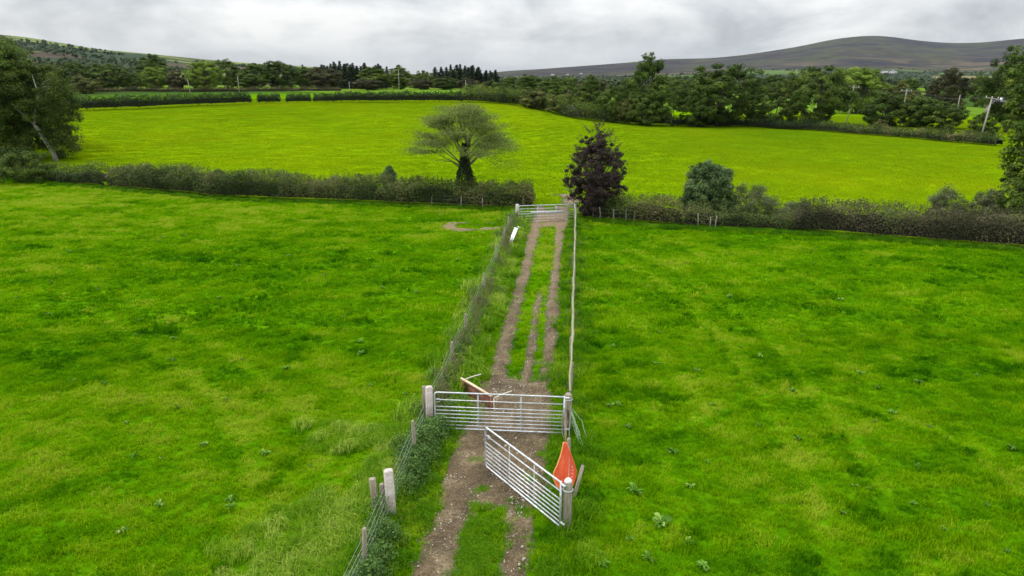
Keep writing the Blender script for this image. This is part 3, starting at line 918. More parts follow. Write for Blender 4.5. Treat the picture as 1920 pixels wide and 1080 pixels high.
def proto(kind, n, fn, leafm, barkm='bark'):
    lst = []
    for _ in range(n):
        tr, cr = fn()
        lst.append((tr.mesh('trunk', M[barkm], True), cr.mesh('crown', M[leafm]), max(v[:, 2].max() for v in cr.V), np.ptp(np.concatenate(cr.V)[:, 0])))
    PROTO[kind] = lst


# mid distance (drawn 50 to 130 px tall)
proto('oak', 3, lambda: broadleaf(12, 11, .03, 120, 60, .36, 1.15, 'low'), 'leaf_dark')
proto('ash', 3, lambda: broadleaf(12, 8, .02, 105, 55, .34, 1.0, 'tall'), 'leaf_mid')
proto('maple', 2, lambda: broadleaf(10, 10, .06, 110, 60, .34, 1.0, 'round', lobes=.15), 'leaf_bright')
proto('thorn', 3, lambda: broadleaf(7, 8, -.03, 85, 55, .32, .9, 'low', trunk_r=.14), 'leaf_olive')
proto('elder', 3, lambda: broadleaf(6, 7, -.04, 80, 55, .3, .85, 'low', trunk_r=.12), 'leaf_dark')
proto('alder', 2, lambda: broadleaf(9, 8, .0, 95, 50, .34, .95, 'round', trunk_r=.15), 'leaf_brown')
proto('spruce', 4, lambda: conifer(14, 6.5, leaf=.8), 'needle')


def plant_tree(kind, p, height, width, name, label, cat='tree', group=None, rz=None):
    tm, cm, ph_, pw = random.choice(PROTO[kind])
    t = empty(name, p, random.uniform(0, 6.28) if rz is None else rz, label, cat, group)
    s = height / ph_; sw = width / pw
    for nm, me in (('trunk', tm), ('crown', cm)):
        o = bpy.data.objects.new(nm, me); COL.objects.link(o); o.parent = t; o.scale = (sw, sw, s)
    return t


def tree_at(kind, px, top, Y, wpx, name, label, cat='tree', group=None, sink=0.0):
    p = colpt(px, Y); hgt = zat(px, top, Y) - p[2]
    return plant_tree(kind, (p[0], p[1], p[2] - sink), max(hgt, 1.0), wpx * depth(p) / FPX, name, label, cat, group)


REAR = 'trees beyond the clipped hedge at the back of the far field'
specs = [
    ('maple', 388, 111, 186, 76, 'broadleaf_tree', 'larger of the two bright lime-green round trees behind the clipped hedge'),
    ('maple', 293, 123, 190, 60, 'broadleaf_tree', 'smaller of the two bright lime-green round trees behind the clipped hedge'),
    ('thorn', 163, 138, 172, 62, 'hawthorn_tree', 'low yellowish olive tree at the end of the clipped rear hedge'),
    ('oak', 140, 112, 185, 84, 'oak_tree', 'dark rounded tree rising behind the low yellowish olive tree'),
    ('oak', 212, 118, 192, 78, 'oak_tree', 'dark spreading tree between the olive tree and the smaller lime-green tree'),
    ('ash', 290, 100, 250, 66, 'ash_tree', 'tall dark tree whose top shows above the smaller lime-green tree'),
    ('alder', 334, 131, 188, 48, 'alder_tree', 'dark brownish tree between the two lime-green trees'),
    ('oak', 428, 108, 225, 70, 'oak_tree', 'dark tree whose top shows just beyond the larger lime-green tree'),
    ('ash', 478, 117, 200, 74, 'ash_tree', 'mid green tree next to the thin pole standing in the strip field'),
    ('oak', 525, 113, 205, 78, 'oak_tree', 'broad dark green tree of even crown in the rear row, tallest between pole and firs'),
    ('ash', 573, 124, 212, 42, 'ash_tree', 'slim dark tree before the first brown-tinged tree of the rear row'),
    ('alder', 612, 124, 205, 76, 'alder_tree', 'brown-tinged broad tree standing below the first group of spruces'),
    ('ash', 702, 124, 215, 66, 'ash_tree', 'rounded green tree in front of the end of the first spruce group'),
    ('ash', 750, 121, 215, 64, 'ash_tree', 'full green tree right behind the tall white pole'),
    ('alder', 690, 147, 200, 60, 'alder_tree', 'brownish low tree below the rounded green tree near the white pole'),
    ('elder', 796, 131, 222, 44, 'elder_tree', 'small-crowned tree in the gap between the two spruce groups'),
    ('alder', 790, 147, 205, 50, 'alder_tree', 'brown-green low tree right of the tall white pole'),
    ('ash', 833, 143, 210, 64, 'ash_tree', 'green tree below the second group of spruces'),
    ('alder', 876, 146, 205, 50, 'alder_tree', 'brownish tree behind the corner where the clipped hedge ends'),
    ('ash', 240, 128, 215, 60, 'ash_tree', 'dark green tree left of the smaller lime-green tree'),
    ('ash', 655, 126, 235, 50, 'ash_tree', 'dark tree at the foot of the first spruce group'),
    ('ash', 186, 118, 235, 60, 'ash_tree', 'dull tree seen above the low olive tree, below the hill pasture'),
]
for s_ in specs: tree_at(s_[0], s_[1], s_[2], s_[3] * 1.27, s_[4], s_[5], s_[6], 'tree', REAR)
for (x0, x1, top, n, lab) in ((600, 728, 115, 27, 'dark spruce in the first group on the skyline, left of the white pole'), (812, 934, 123, 26, 'dark spruce in the second group on the skyline, right of the white pole')):
    for i in range(n):
        px = x0 + (x1 - x0) * (i + .5) / n + random.uniform(-3, 3)
        e = abs((i + .5) / n - .45) * 2
        tree_at('spruce', px, top + random.uniform(-4, 9) + 9 * e ** 2, random.uniform(285, 325), random.uniform(30, 46), 'spruce_tree', lab, 'tree', 'spruces on the skyline')

BOUND = 'trees and bushes along the far field boundary'
specs = [
    ('thorn', 905, 150, 186, 60, 'hawthorn_bush', 'olive bush at the corner where the clipped hedge meets the wild hedge', 'bush'),
    ('elder', 945, 143, 184, 62, 'elder_bush', 'dark green bush in the wild hedge, next to the corner', 'bush'),
    ('ash', 985, 138, 192, 60, 'ash_tree', 'grey-green tree over the wild hedge where the far moor begins', 'tree'),
    ('thorn', 1003, 163, 168, 74, 'hawthorn_bush', 'first yellowish bush of the wild hedge', 'bush'),
    ('ash', 1030, 146, 205, 60, 'ash_tree', 'dull green tree behind the first yellowish bush', 'tree'),
    ('thorn', 1058, 168, 160, 72, 'hawthorn_bush', 'second yellowish bush of the wild hedge', 'bush'),
    ('ash', 1105, 139, 164, 66, 'ash_tree', 'rounded green tree in the wild hedge, left of the tallest tree', 'tree'),
    ('elder', 1145, 160, 156, 66, 'elder_bush', 'dark bush between the rounded green tree and the tallest tree', 'bush'),
    ('thorn', 1170, 182, 154, 50, 'hawthorn_bush', 'low ochre-tinged bush at the foot of the tallest tree', 'bush'),
    ('ash', 1213, 97, 155, 84, 'ash_tree', 'tallest tree of the field boundary, narrow crown standing against the moor', 'tree'),
    ('elder', 1213, 168, 152, 80, 'elder_bush', 'dark bushy growth round the foot of the tallest tree', 'bush'),
    ('oak', 1345, 117, 152, 150, 'oak_tree', 'very broad dark tree right of the tallest tree', 'tree'),
    ('elder', 1302, 172, 150, 70, 'elder_bush', 'dark bush under the left side of the very broad dark tree', 'bush'),
    ('ash', 1408, 150, 158, 66, 'ash_tree', 'lighter green tree squeezed between the two broad dark trees', 'tree'),
    ('oak', 1530, 121, 146, 124, 'oak_tree', 'second broad dark tree, low crown reaching the field edge', 'tree'),
    ('elder', 1455, 180, 150, 80, 'elder_bush', 'shrub under the left edge of the second broad dark tree', 'bush'),
    ('maple', 1600, 124, 205, 120, 'broadleaf_tree', 'greener wide tree behind the first crossarm pole', 'tree'),
    ('elder', 1655, 170, 152, 90, 'elder_bush', 'rounded dark thicket between the first two crossarm poles', 'bush'),
    ('elder', 1722, 176, 148, 80, 'elder_bush', 'dark thicket right of the second crossarm pole', 'bush'),
    ('elder', 1770, 190, 144, 84, 'elder_bush', 'dark thicket before the brownish conifer-like tree', 'bush'),
    ('alder', 1772, 124, 200, 84, 'alder_tree', 'brownish thin tree rising beyond the dark thickets', 'tree'),
    ('thorn', 1680, 150, 215, 90, 'hawthorn_tree', 'olive tree behind the second crossarm pole', 'tree'),
    ('oak', 1884, 82, 134, 112, 'oak_tree', 'big dark tree behind the leaning crossarm pole', 'tree'),
    ('thorn', 1648, 222, 130, 34, 'hawthorn_bush', 'small olive bush on the low hedge in front of the thickets', 'bush'),
    ('elder', 1775, 232, 121, 26, 'elder_bush', 'small dark bush on the low hedge near the leaning pole', 'bush'),
    ('elder', 1838, 208, 120, 50, 'elder_bush', 'green bush wrapped round the foot of the leaning pole', 'bush'),
    ('ash', 1265, 150, 230, 50, 'ash_tree', 'distant tree seen between the tallest tree and the very broad tree', 'tree'),
    ('ash', 1640, 145, 240, 70, 'ash_tree', 'distant green tree above the thicket between the first two poles', 'tree'),
]
for s_ in specs: tree_at(*s_[:5], s_[5], s_[6], s_[7], BOUND)
# the wood that closes the view between boundary and plain
for i in range(46):
    px = random.uniform(930, 1960); Y = random.uniform(225, 430)
    tree_at(random.choice(['oak', 'ash', 'ash', 'thorn', 'alder']), px, random.uniform(138, 152) - (4 if px > 1550 else 0), Y, random.uniform(38, 66), 'field_tree', 'hazy tree in the belt of woodland between the field boundary and the moor', 'tree', 'belt of woodland below the moor')
for i in range(34):
    px = random.uniform(-60, 930); Y = random.uniform(275, 350)
    tree_at(random.choice(['oak', 'ash', 'oak', 'alder']), px, random.uniform(124, 142), Y, random.uniform(40, 64), 'field_tree', 'dark tree in the back rows below the left hill', 'tree', 'back rows of trees below the left hill')


# ------------------------------------------------------------------ hedges
def hedge(name, line, hgt, wid, dens, leaf, mat, label, shoots=1.0, rough=.24, twig='twig', boxy=.5, group='hedges'):
    line = np.array(line, float)
    seg = np.linalg.norm(np.diff(line, axis=0), axis=1); cum = np.concatenate([[0], np.cumsum(seg)]); L = cum[-1]

    def at(s):
        x = np.interp(s, cum, line[:, 0]); y = np.interp(s, cum, line[:, 1])
        e = .6
        dx = np.interp(np.minimum(s + e, L), cum, line[:, 0]) - np.interp(np.maximum(s - e, 0), cum, line[:, 0])
        dy = np.interp(np.minimum(s + e, L), cum, line[:, 1]) - np.interp(np.maximum(s - e, 0), cum, line[:, 1])
        n = np.hypot(dx, dy) + 1e-9
        return x, y, -dy / n, dx / n
    c0 = at(np.array([L / 2])); base = (float(c0[0][0]), float(c0[1][0]), h1(c0[0][0], c0[1][0]))
    root = empty(name, base, 0, label, 'hedge', group)
    so_ = float(rng.uniform(0, 90))

    def hh(s):
        endf = smooth(np.minimum(s, L - s) / (.4 * wid) + .5)
        return hgt * (1 + rough * 2 * (fbm(s * .33 + so_, s * 0 + so_, 3) - .5)) * endf

    def ww(s): return wid * (1 + rough * 1.6 * (fbm(s * .5 + so_ + 40, s * 0 + 3, 3) - .5))

    def shell(s, a, k):
        """a: 0 front foot .. pi back foot over the top, k: inner to outer"""
        x, y, nx, ny = at(s)
        ca, sa = np.cos(a), np.sin(a)
        ca = np.sign(ca) * np.abs(ca) ** boxy; sa = np.abs(sa) ** boxy
        off = -ca * ww(s) * .5 * k * (.78 + .22 * np.minimum(1, sa * 1.6)); z = sa * hh(s) * k
        X = x + nx * off; Y = y + ny * off
        return np.stack([X, Y, H(X, Y) + z], 1), np.stack([-ca * nx, -ca * ny, sa + .1], 1)
    # woody core
    g = Geo(); ns, na_ = max(8, int(L / .5)), 9
    S, A = np.meshgrid(np.linspace(.15, L - .15, ns), np.linspace(-.05, math.pi + .05, na_), indexing='ij')
    P, _ = shell(S.ravel(), A.ravel(), .74 + .14 * (rng.random(S.size) - .5) - .06)
    P = P - base; P[:, 2] = np.maximum(P[:, 2], H(P[:, 0] + base[0], P[:, 1] + base[1]) - base[2] - .05)
    i = np.arange(ns - 1); j = np.arange(na_ - 1)
    a = (i[:, None] * na_ + j[None, :]).ravel()
    g.add(P, np.stack([a, a + 1, a + na_ + 1, a + na_], 1))
    g.build('branches', M[twig], root)
    # leaves
    g = Geo()
    n = int(L * (hgt * 2 + wid) * dens)
    s = rng.uniform(0, L, n); a = rng.uniform(.0, math.pi, n)
    a = np.where(rng.random(n) < .75, a * .72, a)                  # more on the seen side and top
    k = rng.uniform(.72, 1.06, n)
    cl = vnoise(s * 1.5 + so_, a * 2.6); cb = vnoise(s * .8 + so_ + 9, a * 1.7 + 5)
    k = k * (.72 + .34 * cl + .22 * cb)
    P, N = shell(s, a, k)
    P += rng.normal(0, .045, (n, 3)); P -= base
    cl2 = vnoise(s * .35 + so_, a * 0 + 4)
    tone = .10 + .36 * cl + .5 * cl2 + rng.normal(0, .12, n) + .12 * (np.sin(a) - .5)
    lf = leaf * rng.uniform(.6, 1.4, n)
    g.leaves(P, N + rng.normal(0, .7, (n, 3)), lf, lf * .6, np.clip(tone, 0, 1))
    ms = int(L * 13 * shoots)                                       # unclipped shoots
    for _ in range(ms):
        s0 = rng.uniform(.2, L - .2, 1); a0 = np.array([rng.uniform(.9, 2.2)])
        P0, N0 = shell(s0, a0, 1.0); P0 = P0[0] - base
        ln_ = rng.uniform(.15, .55); d = np.array([rng.normal(0, .25), rng.normal(0, .25), 1]) * ln_
        m = int(5 + ln_ * 14); t = rng.uniform(0, 1, m)
        g.leaves(P0 + d * t[:, None] + rng.normal(0, .03, (m, 3)), rng.normal(size=(m, 3)) + [0, 0, .3], leaf * rng.uniform(.5, 1.1, m), leaf * .45, np.clip(rng.normal(.62, .15, m), 0, 1))
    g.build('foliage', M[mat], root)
    return root


def sub(line, f0, f1, n=8):
    line = np.array(line); d = np.concatenate([[0], np.cumsum(np.linalg.norm(np.diff(line, axis=0), axis=1))])
    s = np.linspace(f0, f1, n) * d[-1]
    return [(np.interp(v, d, line[:, 0]), np.interp(v, d, line[:, 1])) for v in s]


lift = lambda L_, dy: [(x, y + dy) for x, y in L_]
hedge('field_hedge', lift([G(205, 353)[:2]] + HL[3:6] + [G(1003, 394)[:2]], .9), 1.85, 1.8, 260, .115, 'leaf_hedge', 'long dark hedge below the spreading ivy-clad tree, ending at the far gate', 2.0)
hedge('field_hedge', lift([G(-160, 326)[:2], G(0, 336)[:2], G(195, 353)[:2]], .9), 1.5, 1.8, 120, .13, 'leaf_bank', 'low straggling hedge below the leaning grey trunk', 1.3, .3)
hedge('field_hedge', lift([G(1098, 413)[:2], HR[1], G(1290, 428)[:2]], 1.2), 1.6, 2.0, 190, .11, 'leaf_bank', 'rough bramble hedge with reddish seed heads between purple tree and rounded bush', 1.6, .3)
hedge('field_hedge', lift([G(1285, 428)[:2], HR[2], G(1500, 438)[:2]], .9), 1.25, 1.6, 200, .105, 'leaf_hedge', 'hedge section below the rounded bush and the pale willow', 1.2, .3)
hedge('field_hedge', lift([G(1495, 438)[:2]] + HR[3:], .9), 2.05, 1.7, 250, .1, 'leaf_hedge_brown', 'brownish clipped hedge at the far end of the near right field', 2.0, .16)

RH = [((105, 206), (262, 203)), ((256, 202), (470, 197)), ((483, 196), (526, 195)), ((536, 195), (584, 194)), ((588, 194), (628, 192)), ((626, 192), (868, 189))]
RLAB = ['first clipped section of the rear hedge, nearest the dark trees and lowest', 'second and longest-gapped clipped section, in front of the lime-green trees', 'first of three short hedge blocks in the strip between two gaps',
        'second of the three short hedge blocks, in the middle', 'third of the three short hedge blocks, touching the long section', 'long clipped section of the rear hedge below the two spruce groups']
RTOP = [183, 178, 177, 177, 177, 173]
for (pa, pb), lab, tp_ in zip(RH, RLAB, RTOP):
    Ya = 140 + 30 * smooth((pa[0] - 100) / 500.0); Yb = 140 + 30 * smooth((pb[0] - 100) / 500.0)
    A, B = colpt(pa[0], float(Ya)), colpt(pb[0], float(Yb))
    mid = colpt((pa[0] + pb[0]) / 2, float((Ya + Yb) / 2))
    hgt = zat((pa[0] + pb[0]) / 2, tp_, mid[1]) - mid[2]
    hedge('clipped_hedge', [A[:2], mid[:2], B[:2]], max(1.6, hgt), 2.2, 44, .24, 'leaf_ivy', lab, .15, .06, boxy=.35, group='clipped hedge sections at the back of the far field')
WB = [colpt(862, 172)[:2], G(960, 196)[:2], G(1020, 207)[:2], G(1080, 223)[:2], G(1160, 231)[:2], G(1262, 237)[:2]]
WB = [(x, min(y, 176)) for x, y in WB]
hedge('wild_hedge', WB, 3.4, 4.0, 22, .3, 'leaf_dark', 'tall overgrown hedge sloping down the far edge of the bright field', .4, .25, group='hedges along the far field boundary')
hedge('wild_hedge', [G(1258, 236)[:2], G(1400, 237)[:2], G(1540, 245)[:2]], 1.7, 3.0, 26, .26, 'leaf_ivy', 'dark grassy bank under the two broad dark trees', .3, .25, group='hedges along the far field boundary')
hedge('wild_hedge', [G(1535, 245)[:2], G(1700, 258)[:2], G(1875, 274)[:2]], 1.5, 2.2, 40, .22, 'leaf_bank', 'low weedy hedge in front of the dark thickets and the leaning pole', .8, .3, group='hedges along the far field boundary')
hedge('wild_hedge', [colpt(150, 226)[:2], colpt(420, 232)[:2], colpt(640, 236)[:2]], 1.2, 2.0, 20, .3, 'leaf_brown', 'reddish low hedge at the foot of the lime-green trees', .4, .3, group='hedges along the far field boundary')


# ------------------------------------------------------------------ single trees and bushes seen closely
def single(name, label, cat, p, tr, cr, leafm, barkm='bark', extra=()):
    t = empty(name, p, 0, label, cat)
    tr.build('trunk', M[barkm], t, True)
    cr.build('crown', M[leafm], t)
    for nm, g, mt in extra: g.build(nm, M[mt], t)
    return t


# spreading grey-green tree with the ivy trunk
def umbrella_tree():
    p = colpt(873, 57.6); k = depth(p) / FPX
    tr, cr, iv = Geo(), Geo(), Geo()
    h = zat(868, 193, 57.6) - p[2]
    tp = limb(tr, (0, 0, -.2), (.1, 0, h * .98 - .5), .27, .04, 0, 9, 8)
    ends = []
    for i in range(26):
        a = i * 2.4 + rng.normal(0, .2); r = 3.75 * math.sqrt((i + .8) / 26.0)
        x, y = r * math.cos(a), r * math.sin(a)
        z = h - .25 - .235 * r * r + rng.normal(0, .12)
        if x > 2.0: z -= .55
        ends.append((x, y, z))
        f = .42 + .3 * (1 - r / 3.9)
        b0 = tp[int(f * 8)]
        P = limb(tr, b0, (x, y, z - .12), .05, .010, .10, 6, 5)
        for _ in range(5):
            q = np.array((x, y, z)) + [rng.normal(0, .55), rng.normal(0, .55), rng.normal(.05, .15)]
            limb(tr, P[3 if rng.random() < .5 else 4], q, .022, .006, .05, 4, 4); ends.append(tuple(q))
            if rng.random() < .6: ends.append(tuple((np.array(P[3]) + q) / 2 + [0, 0, .12]))
    for _ in range(44):
        a = rng.uniform(0, 6.283); r = 3.8 * math.sqrt(rng.random()); ends.append((r * math.cos(a), r * math.sin(a), h - .2 - .235 * r * r - (.4 if r * math.cos(a) > 2 else 0) + rng.normal(0, .16)))
    for e in ends:
        n = int(rng.uniform(95, 180)); s = rng.uniform(.34, .58)
        o = rng.normal(0, 1, (n, 3)) * [s, s, s * .24]
        cr.leaves(np.array(e) + o, rng.normal(0, .6, (n, 3)) + [0, 0, .8], rng.uniform(.08, .15, n), rng.uniform(.045, .08, n), np.clip(rng.normal(.45, .2, n), 0, 1))
    for _ in range(13):                                     # drooping greener spray on one side
        e = np.array([rng.uniform(2.4, 4.0), rng.normal(0, .7), rng.uniform(h * .36, h * .6)])
        n = 90; cr.leaves(e + rng.normal(0, 1, (n, 3)) * [.38, .38, .26], rng.normal(0, .6, (n, 3)) + [0, 0, .8], rng.uniform(.07, .14, n), .06, np.clip(rng.normal(.3, .15, n), 0, 1))
    limb(tr, tp[3], (3.2, .2, h * .5), .07, .02, .15, 6, 5)
    limb(tr, tp[3], (-2.4, .3, h * .42), .06, .02, .1, 6, 5)
    n = 6400
    z = rng.uniform(0, h * .6, n); rr = (.62 - .42 * z / (h * .6)) + .42 * np.exp(-((z - 1.6) / .8) ** 2) * rng.random(n)
    a = rng.uniform(0, 6.283, n); rr = rr * (.8 + .5 * vnoise(a * 2, z * 1.6))
    C = np.stack([rr * np.cos(a) * 1.1, rr * np.sin(a), z], 1)
    iv.leaves(C, np.stack([np.cos(a), np.sin(a), 0 * a + .4], 1) + rng.normal(0, .5, (n, 3)), .12, .09, np.clip(rng.normal(.45, .2, n), 0, 1))
    single('spreading_tree', 'sparse umbrella-shaped tree with dark ivy round its trunk, behind the left hedge', 'tree', p, tr, cr, 'leaf_grey', 'limb_bark', [('ivy', iv, 'leaf_ivy')])


umbrella_tree()

# purple-leaved tree by the far gate
Yb = 50.5
p = colpt(1116, Yb); h = zat(1116, 236, Yb) - p[2]
tr, cr = broadleaf(h * .94, 4.1, .0, 260, 95, .088, .32, 'tall', .11, lobes=.28)
for _ in range(110):
    z = rng.uniform(.2, 1.0) * h; R = 1.85 * np.interp(z / h, [0, .2, .42, .7, .88, 1], [.6, .92, 1, .8, .42, .1]); a = rng.uniform(0, 6.3)
    e = np.array([R * math.cos(a) * 1.05, R * math.sin(a), z]); d = np.array([math.cos(a) * .45, math.sin(a) * .45, .5]) * rng.uniform(.5, 1.1)
    n = 26; t = rng.uniform(0, 1, n)[:, None]
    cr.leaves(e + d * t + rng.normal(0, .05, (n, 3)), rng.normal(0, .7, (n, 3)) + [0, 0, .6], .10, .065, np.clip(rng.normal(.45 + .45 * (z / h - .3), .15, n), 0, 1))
n = 1400
a = rng.uniform(0, 6.3, n); z = rng.uniform(.05, .5, n) * h; R = 1.25 * np.sqrt(rng.random(n))
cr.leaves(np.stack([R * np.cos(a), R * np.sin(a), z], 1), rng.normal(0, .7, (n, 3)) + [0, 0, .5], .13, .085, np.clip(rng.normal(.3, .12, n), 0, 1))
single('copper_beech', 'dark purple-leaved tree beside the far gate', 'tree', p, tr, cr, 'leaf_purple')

Yb = 50.0
p = colpt(1325, Yb); h = zat(1325, 299, Yb) - p[2]
tr, cr = broadleaf(h, 3.7, -.12, 170, 80, .13, .5, 'low', .1, lobes=.16)
single('holly_bush', 'dense rounded blue-green bush standing in the right hedge', 'bush', p, tr, cr, 'leaf_blue')
p = colpt(1402, 49.0); h = zat(1402, 346, 49) - p[2]
tr, cr = broadleaf(h, 3.4, -.05, 90, 60, .085, .5, 'low', .06, lobes=.3)
single('willow_bush', 'pale wispy bush next to the rounded blue-green bush', 'bush', p, tr, cr, 'leaf_willow')
p = colpt(1490, 47.6); h = zat(1490, 376, 47.6) - p[2]
tr, cr = broadleaf(h, 3.6, -.05, 70, 60, .085, .45, 'low', .05, lobes=.3)
single('willow_bush', 'low pale shrub at the start of the brownish clipped hedge', 'bush', p, tr, cr, 'leaf_willow')
p = colpt(731, 63.5); h = zat(731, 309, 63.5) - p[2]
tr, cr = broadleaf(h, 1.7, .05, 60, 60, .1, .3, 'cone', .07, lobes=.2)
single('young_holly', 'small pointed holly tree sticking up from the left hedge', 'tree', p, tr, cr, 'leaf_blue')
p = colpt(410, 67.5); h = zat(410, 318, 67.5) - p[2]
tr, cr = broadleaf(h, 1.5, .0, 40, 50, .1, .3, 'low', .05)
single('hedge_sapling', 'small leafy sapling on the left part of the long dark hedge', 'sapling', p, tr, cr, 'leaf_hedge')
for px, tp_, Yb, wm, lab in ((1765, 349, 45.5, 2.4, 'grey-green bush behind the brownish clipped hedge, left of its neighbour'), (1832, 358, 45.0, 2.4, 'grey-green bush close under the big yellowish green tree'),):
    p = colpt(px, Yb); h = zat(px, tp_, Yb) - p[2]
    tr, cr = broadleaf(h, wm, -.05, 80, 70, .085, .42, 'low', .05, lobes=.3)
    single('willow_bush', lab, 'bush', p, tr, cr, 'leaf_willow')

# big trees at the left edge
p = colpt(8, 84); h = zat(8, 42, 84) - p[2]
tr, cr = broadleaf(h, 11.5, .02, 260, 95, .24, 1.15, 'round', .32, lobes=.15)
single('ash_tree', 'tall dark tree at the left edge, behind the tree with the leaning trunk', 'tree', p, tr, cr, 'leaf_mid')
p = colpt(78, 93); h = zat(78, 118, 93) - p[2]
tr, cr = broadleaf(h, 7.0, .02, 150, 85, .22, .95, 'round', .2, lobes=.3)
single('ash_tree', 'dark round tree just right of the tall tree at the left edge', 'tree', p, tr, cr, 'leaf_dark')


def leaning_tree():
    p = G(84, 307); p = (p[0], p[1] + 2.0, h1(p[0], p[1] + 2.0)); k = depth(p) / FPX
    tr, cr = Geo(), Geo()
    s = lambda px, py: np.array([(px - 84) * k, 0.0, (305 - py) * k * 1.0])
    tr.tube([s(86, 312), s(82, 290), s(72, 270), s(63, 250), s(57, 240)], [.27, .25, .21, .18, .16], 9)
    f1 = s(57, 240)
    tr.tube([f1, s(44, 226) + [0, .1, 0], s(25, 208) + [0, .2, 0]], [.12, .09, .04], 7)
    tr.tube([f1, s(60, 215) + [0, .3, 0], s(70, 185) + [0, .4, 0], s(66, 150) + [0, .3, 0]], [.14, .11, .08, .04], 7)
    tr.tube([s(82, 170), s(92, 160), s(108, 158)], [.05, .04, .02], 5)
    tr.tube([s(84, 172), s(94, 170), s(100, 164)], [.04, .03, .01], 5)
    C = []
    while len(C) < 250:
        x = rng.uniform(-1, 1); z = rng.uniform(-1, 1); y = rng.uniform(-1, 1)
        if abs(x) ** 3 + abs(z) ** 3 + y * y > 1: continue
        px = 50 + x * 80; py = 222 - z * 92
        if py > 302: continue
        if abs(px - 74 + (py - 270) * -.35) < 15 and py > 236 and y < .15: continue       # bare gap where the trunk shows
        if 26 < px < 64 and 204 < py < 246 and y < .1 and rng.random() < .75: continue
        C.append(s(px, py) + [0, y * 3.2 + .7, 0])
    for c in C:
        n = int(210 * rng.uniform(.6, 1.3)); sz = rng.uniform(.5, 1.0); t0 = np.clip(rng.normal(.45, .17), 0, 1)
        o = rng.normal(0, 1, (n, 3)); o /= np.linalg.norm(o, axis=1)[:, None]
        cr.leaves(c + o * (sz * rng.random(n) ** .5)[:, None] * [1, 1, .7], o * .6 + rng.normal(0, .5, (n, 3)) + [0, 0, .6], .2 * rng.uniform(.6, 1.3, n), .12, np.clip(t0 + rng.normal(0, .14, n), 0, 1))
    single('leaning_tree', 'bushy dark tree with a leaning bare grey trunk where the hedge begins', 'tree', p, tr, cr, 'leaf_olive_dark', 'pale_bark')


leaning_tree()
p = colpt(50, 67.5); h = zat(50, 283, 67.5) - p[2]
tr, cr = broadleaf(h + .3, 4.6, -.1, 60, 70, .14, .6, 'low', .06)
single('bramble_bush', 'pale flowering bramble bush at the foot of the leaning tree', 'bush', p, tr, cr, 'leaf_mid')

# the tree whose branches reach in from the right edge
p = colpt(1960, 47); h = zat(1960, -20, 47) - p[2]
tr, cr = broadleaf(h, 7.6, .02, 210, 75, .2, .66, 'round', .22, lobes=.42)
single('sycamore_tree', 'yellowish green tree with open branches cut by the right edge of the picture', 'tree', p, tr, cr, 'leaf_sycamore')
p = colpt(1908, 44.8); h = zat(1908, 275, 44.8) - p[2]
tr, cr = broadleaf(h, 3.4, -.05, 110, 60, .16, .45, 'round', .08, lobes=.35)
single('sycamore_sapling', 'bushy young sycamore growing out of the hedge under the yellowish green tree', 'sapling', p, tr, cr, 'leaf_mid')


# ------------------------------------------------------------------ fences
def wire_fence(name, label, A, B, y0, y1, post_ys, rail=False):
    root = empty(name, (fence_x(A, B, y0), y0, h1(fence_x(A, B, y0), y0)), 0, label, 'fence')
    o0 = np.array(root.location)
    for y in post_ys:
        x = fence_x(A, B, y) + random.gauss(0, .03); hg = random.uniform(1.05, 1.25)
        g = Geo(); lx, ly = random.gauss(0, .03), random.gauss(0, .03)
        g.tube([(0, 0, -.2), (lx * .5, ly * .5, hg * .5), (lx, ly, hg - .03), (lx, ly, hg)], [.05, .05, .048, .036], 8)
        g.build('post', M['post_wood'], root, True, np.array([x, y, h1(x, y)]) - o0)
    ys = np.arange(y0, y1 + .01, .5)
    P = np.array([(fence_x(A, B, y), y, h1(fence_x(A, B, y), y)) for y in ys]) - o0
    g = Geo()
    for z in (.08, .22, .36, .52, .68, .84, 1.03):
        Q = P + [0, 0, z]; Q[:, 2] += .015 * np.sin(ys * 1.9 + z * 9); Q[:, 0] += .012 * np.sin(ys * 2.3 + z * 5)
        g.tube(Q, .0027, 4, False)
    for y in np.arange(y0, min(y1, 23.0), .22):
        x = fence_x(A, B, y); q = np.array([x, y, h1(x, y)]) - o0
        g.tube([q + [0, 0, .08], q + [.008, 0, .45], q + [0, 0, .84]], .0026, 3, False)
    g.build('wire_netting', M['wire'], root)
    if rail:
        g = Geo(); ys = np.arange(y0 + .2, y1, 1.2)
        Q = np.array([(fence_x(A, B, y) + random.gauss(0, .014), y, h1(fence_x(A, B, y), y) + 1.12 + random.gauss(0, .02)) for y in ys]) - o0
        g.tube(Q, .04 + rng.normal(0, .005, len(ys)), 8)
        g.build('top_rail', M['green_wood'], root, True)
    return root


pf = lambda px, py: G(px, py)[1]
wire_fence('stock_fence', 'weedy netting fence left of the track, from concrete post to far gate', LF0, LF1, pf(803, 806), LF1[1] - .2,
           [pf(870, 640), pf(903, 558), pf(838, 700), pf(927, 500), pf(944, 462), pf(954, 440)], False)
wire_fence('stock_fence', 'short wire netting fence between the two pale concrete posts', LF0, LF1, LF0[1] + .2, pf(803, 806) - .15, [pf(757, 867)])
wire_fence('stock_fence', 'wire netting fence running out of the picture at the bottom beside the thin post', LF0, LF1, 7.0, LF0[1] - .2, [pf(634, 1083), 8.6])
yy = pf(1064, 812)
wire_fence('rail_fence', 'straight fence with a greenish timber top rail along the right of the track', RF0, RF1, yy + .15, RF1[1], list(np.arange(yy + 2.4, RF1[1] - .5, 2.5)), True)
wire_fence('stock_fence', 'wire fence between the two gates on the right, behind the orange panel', RF0, RF1, RF0[1] + .2, yy - .12, [RF0[1] + 2.0])


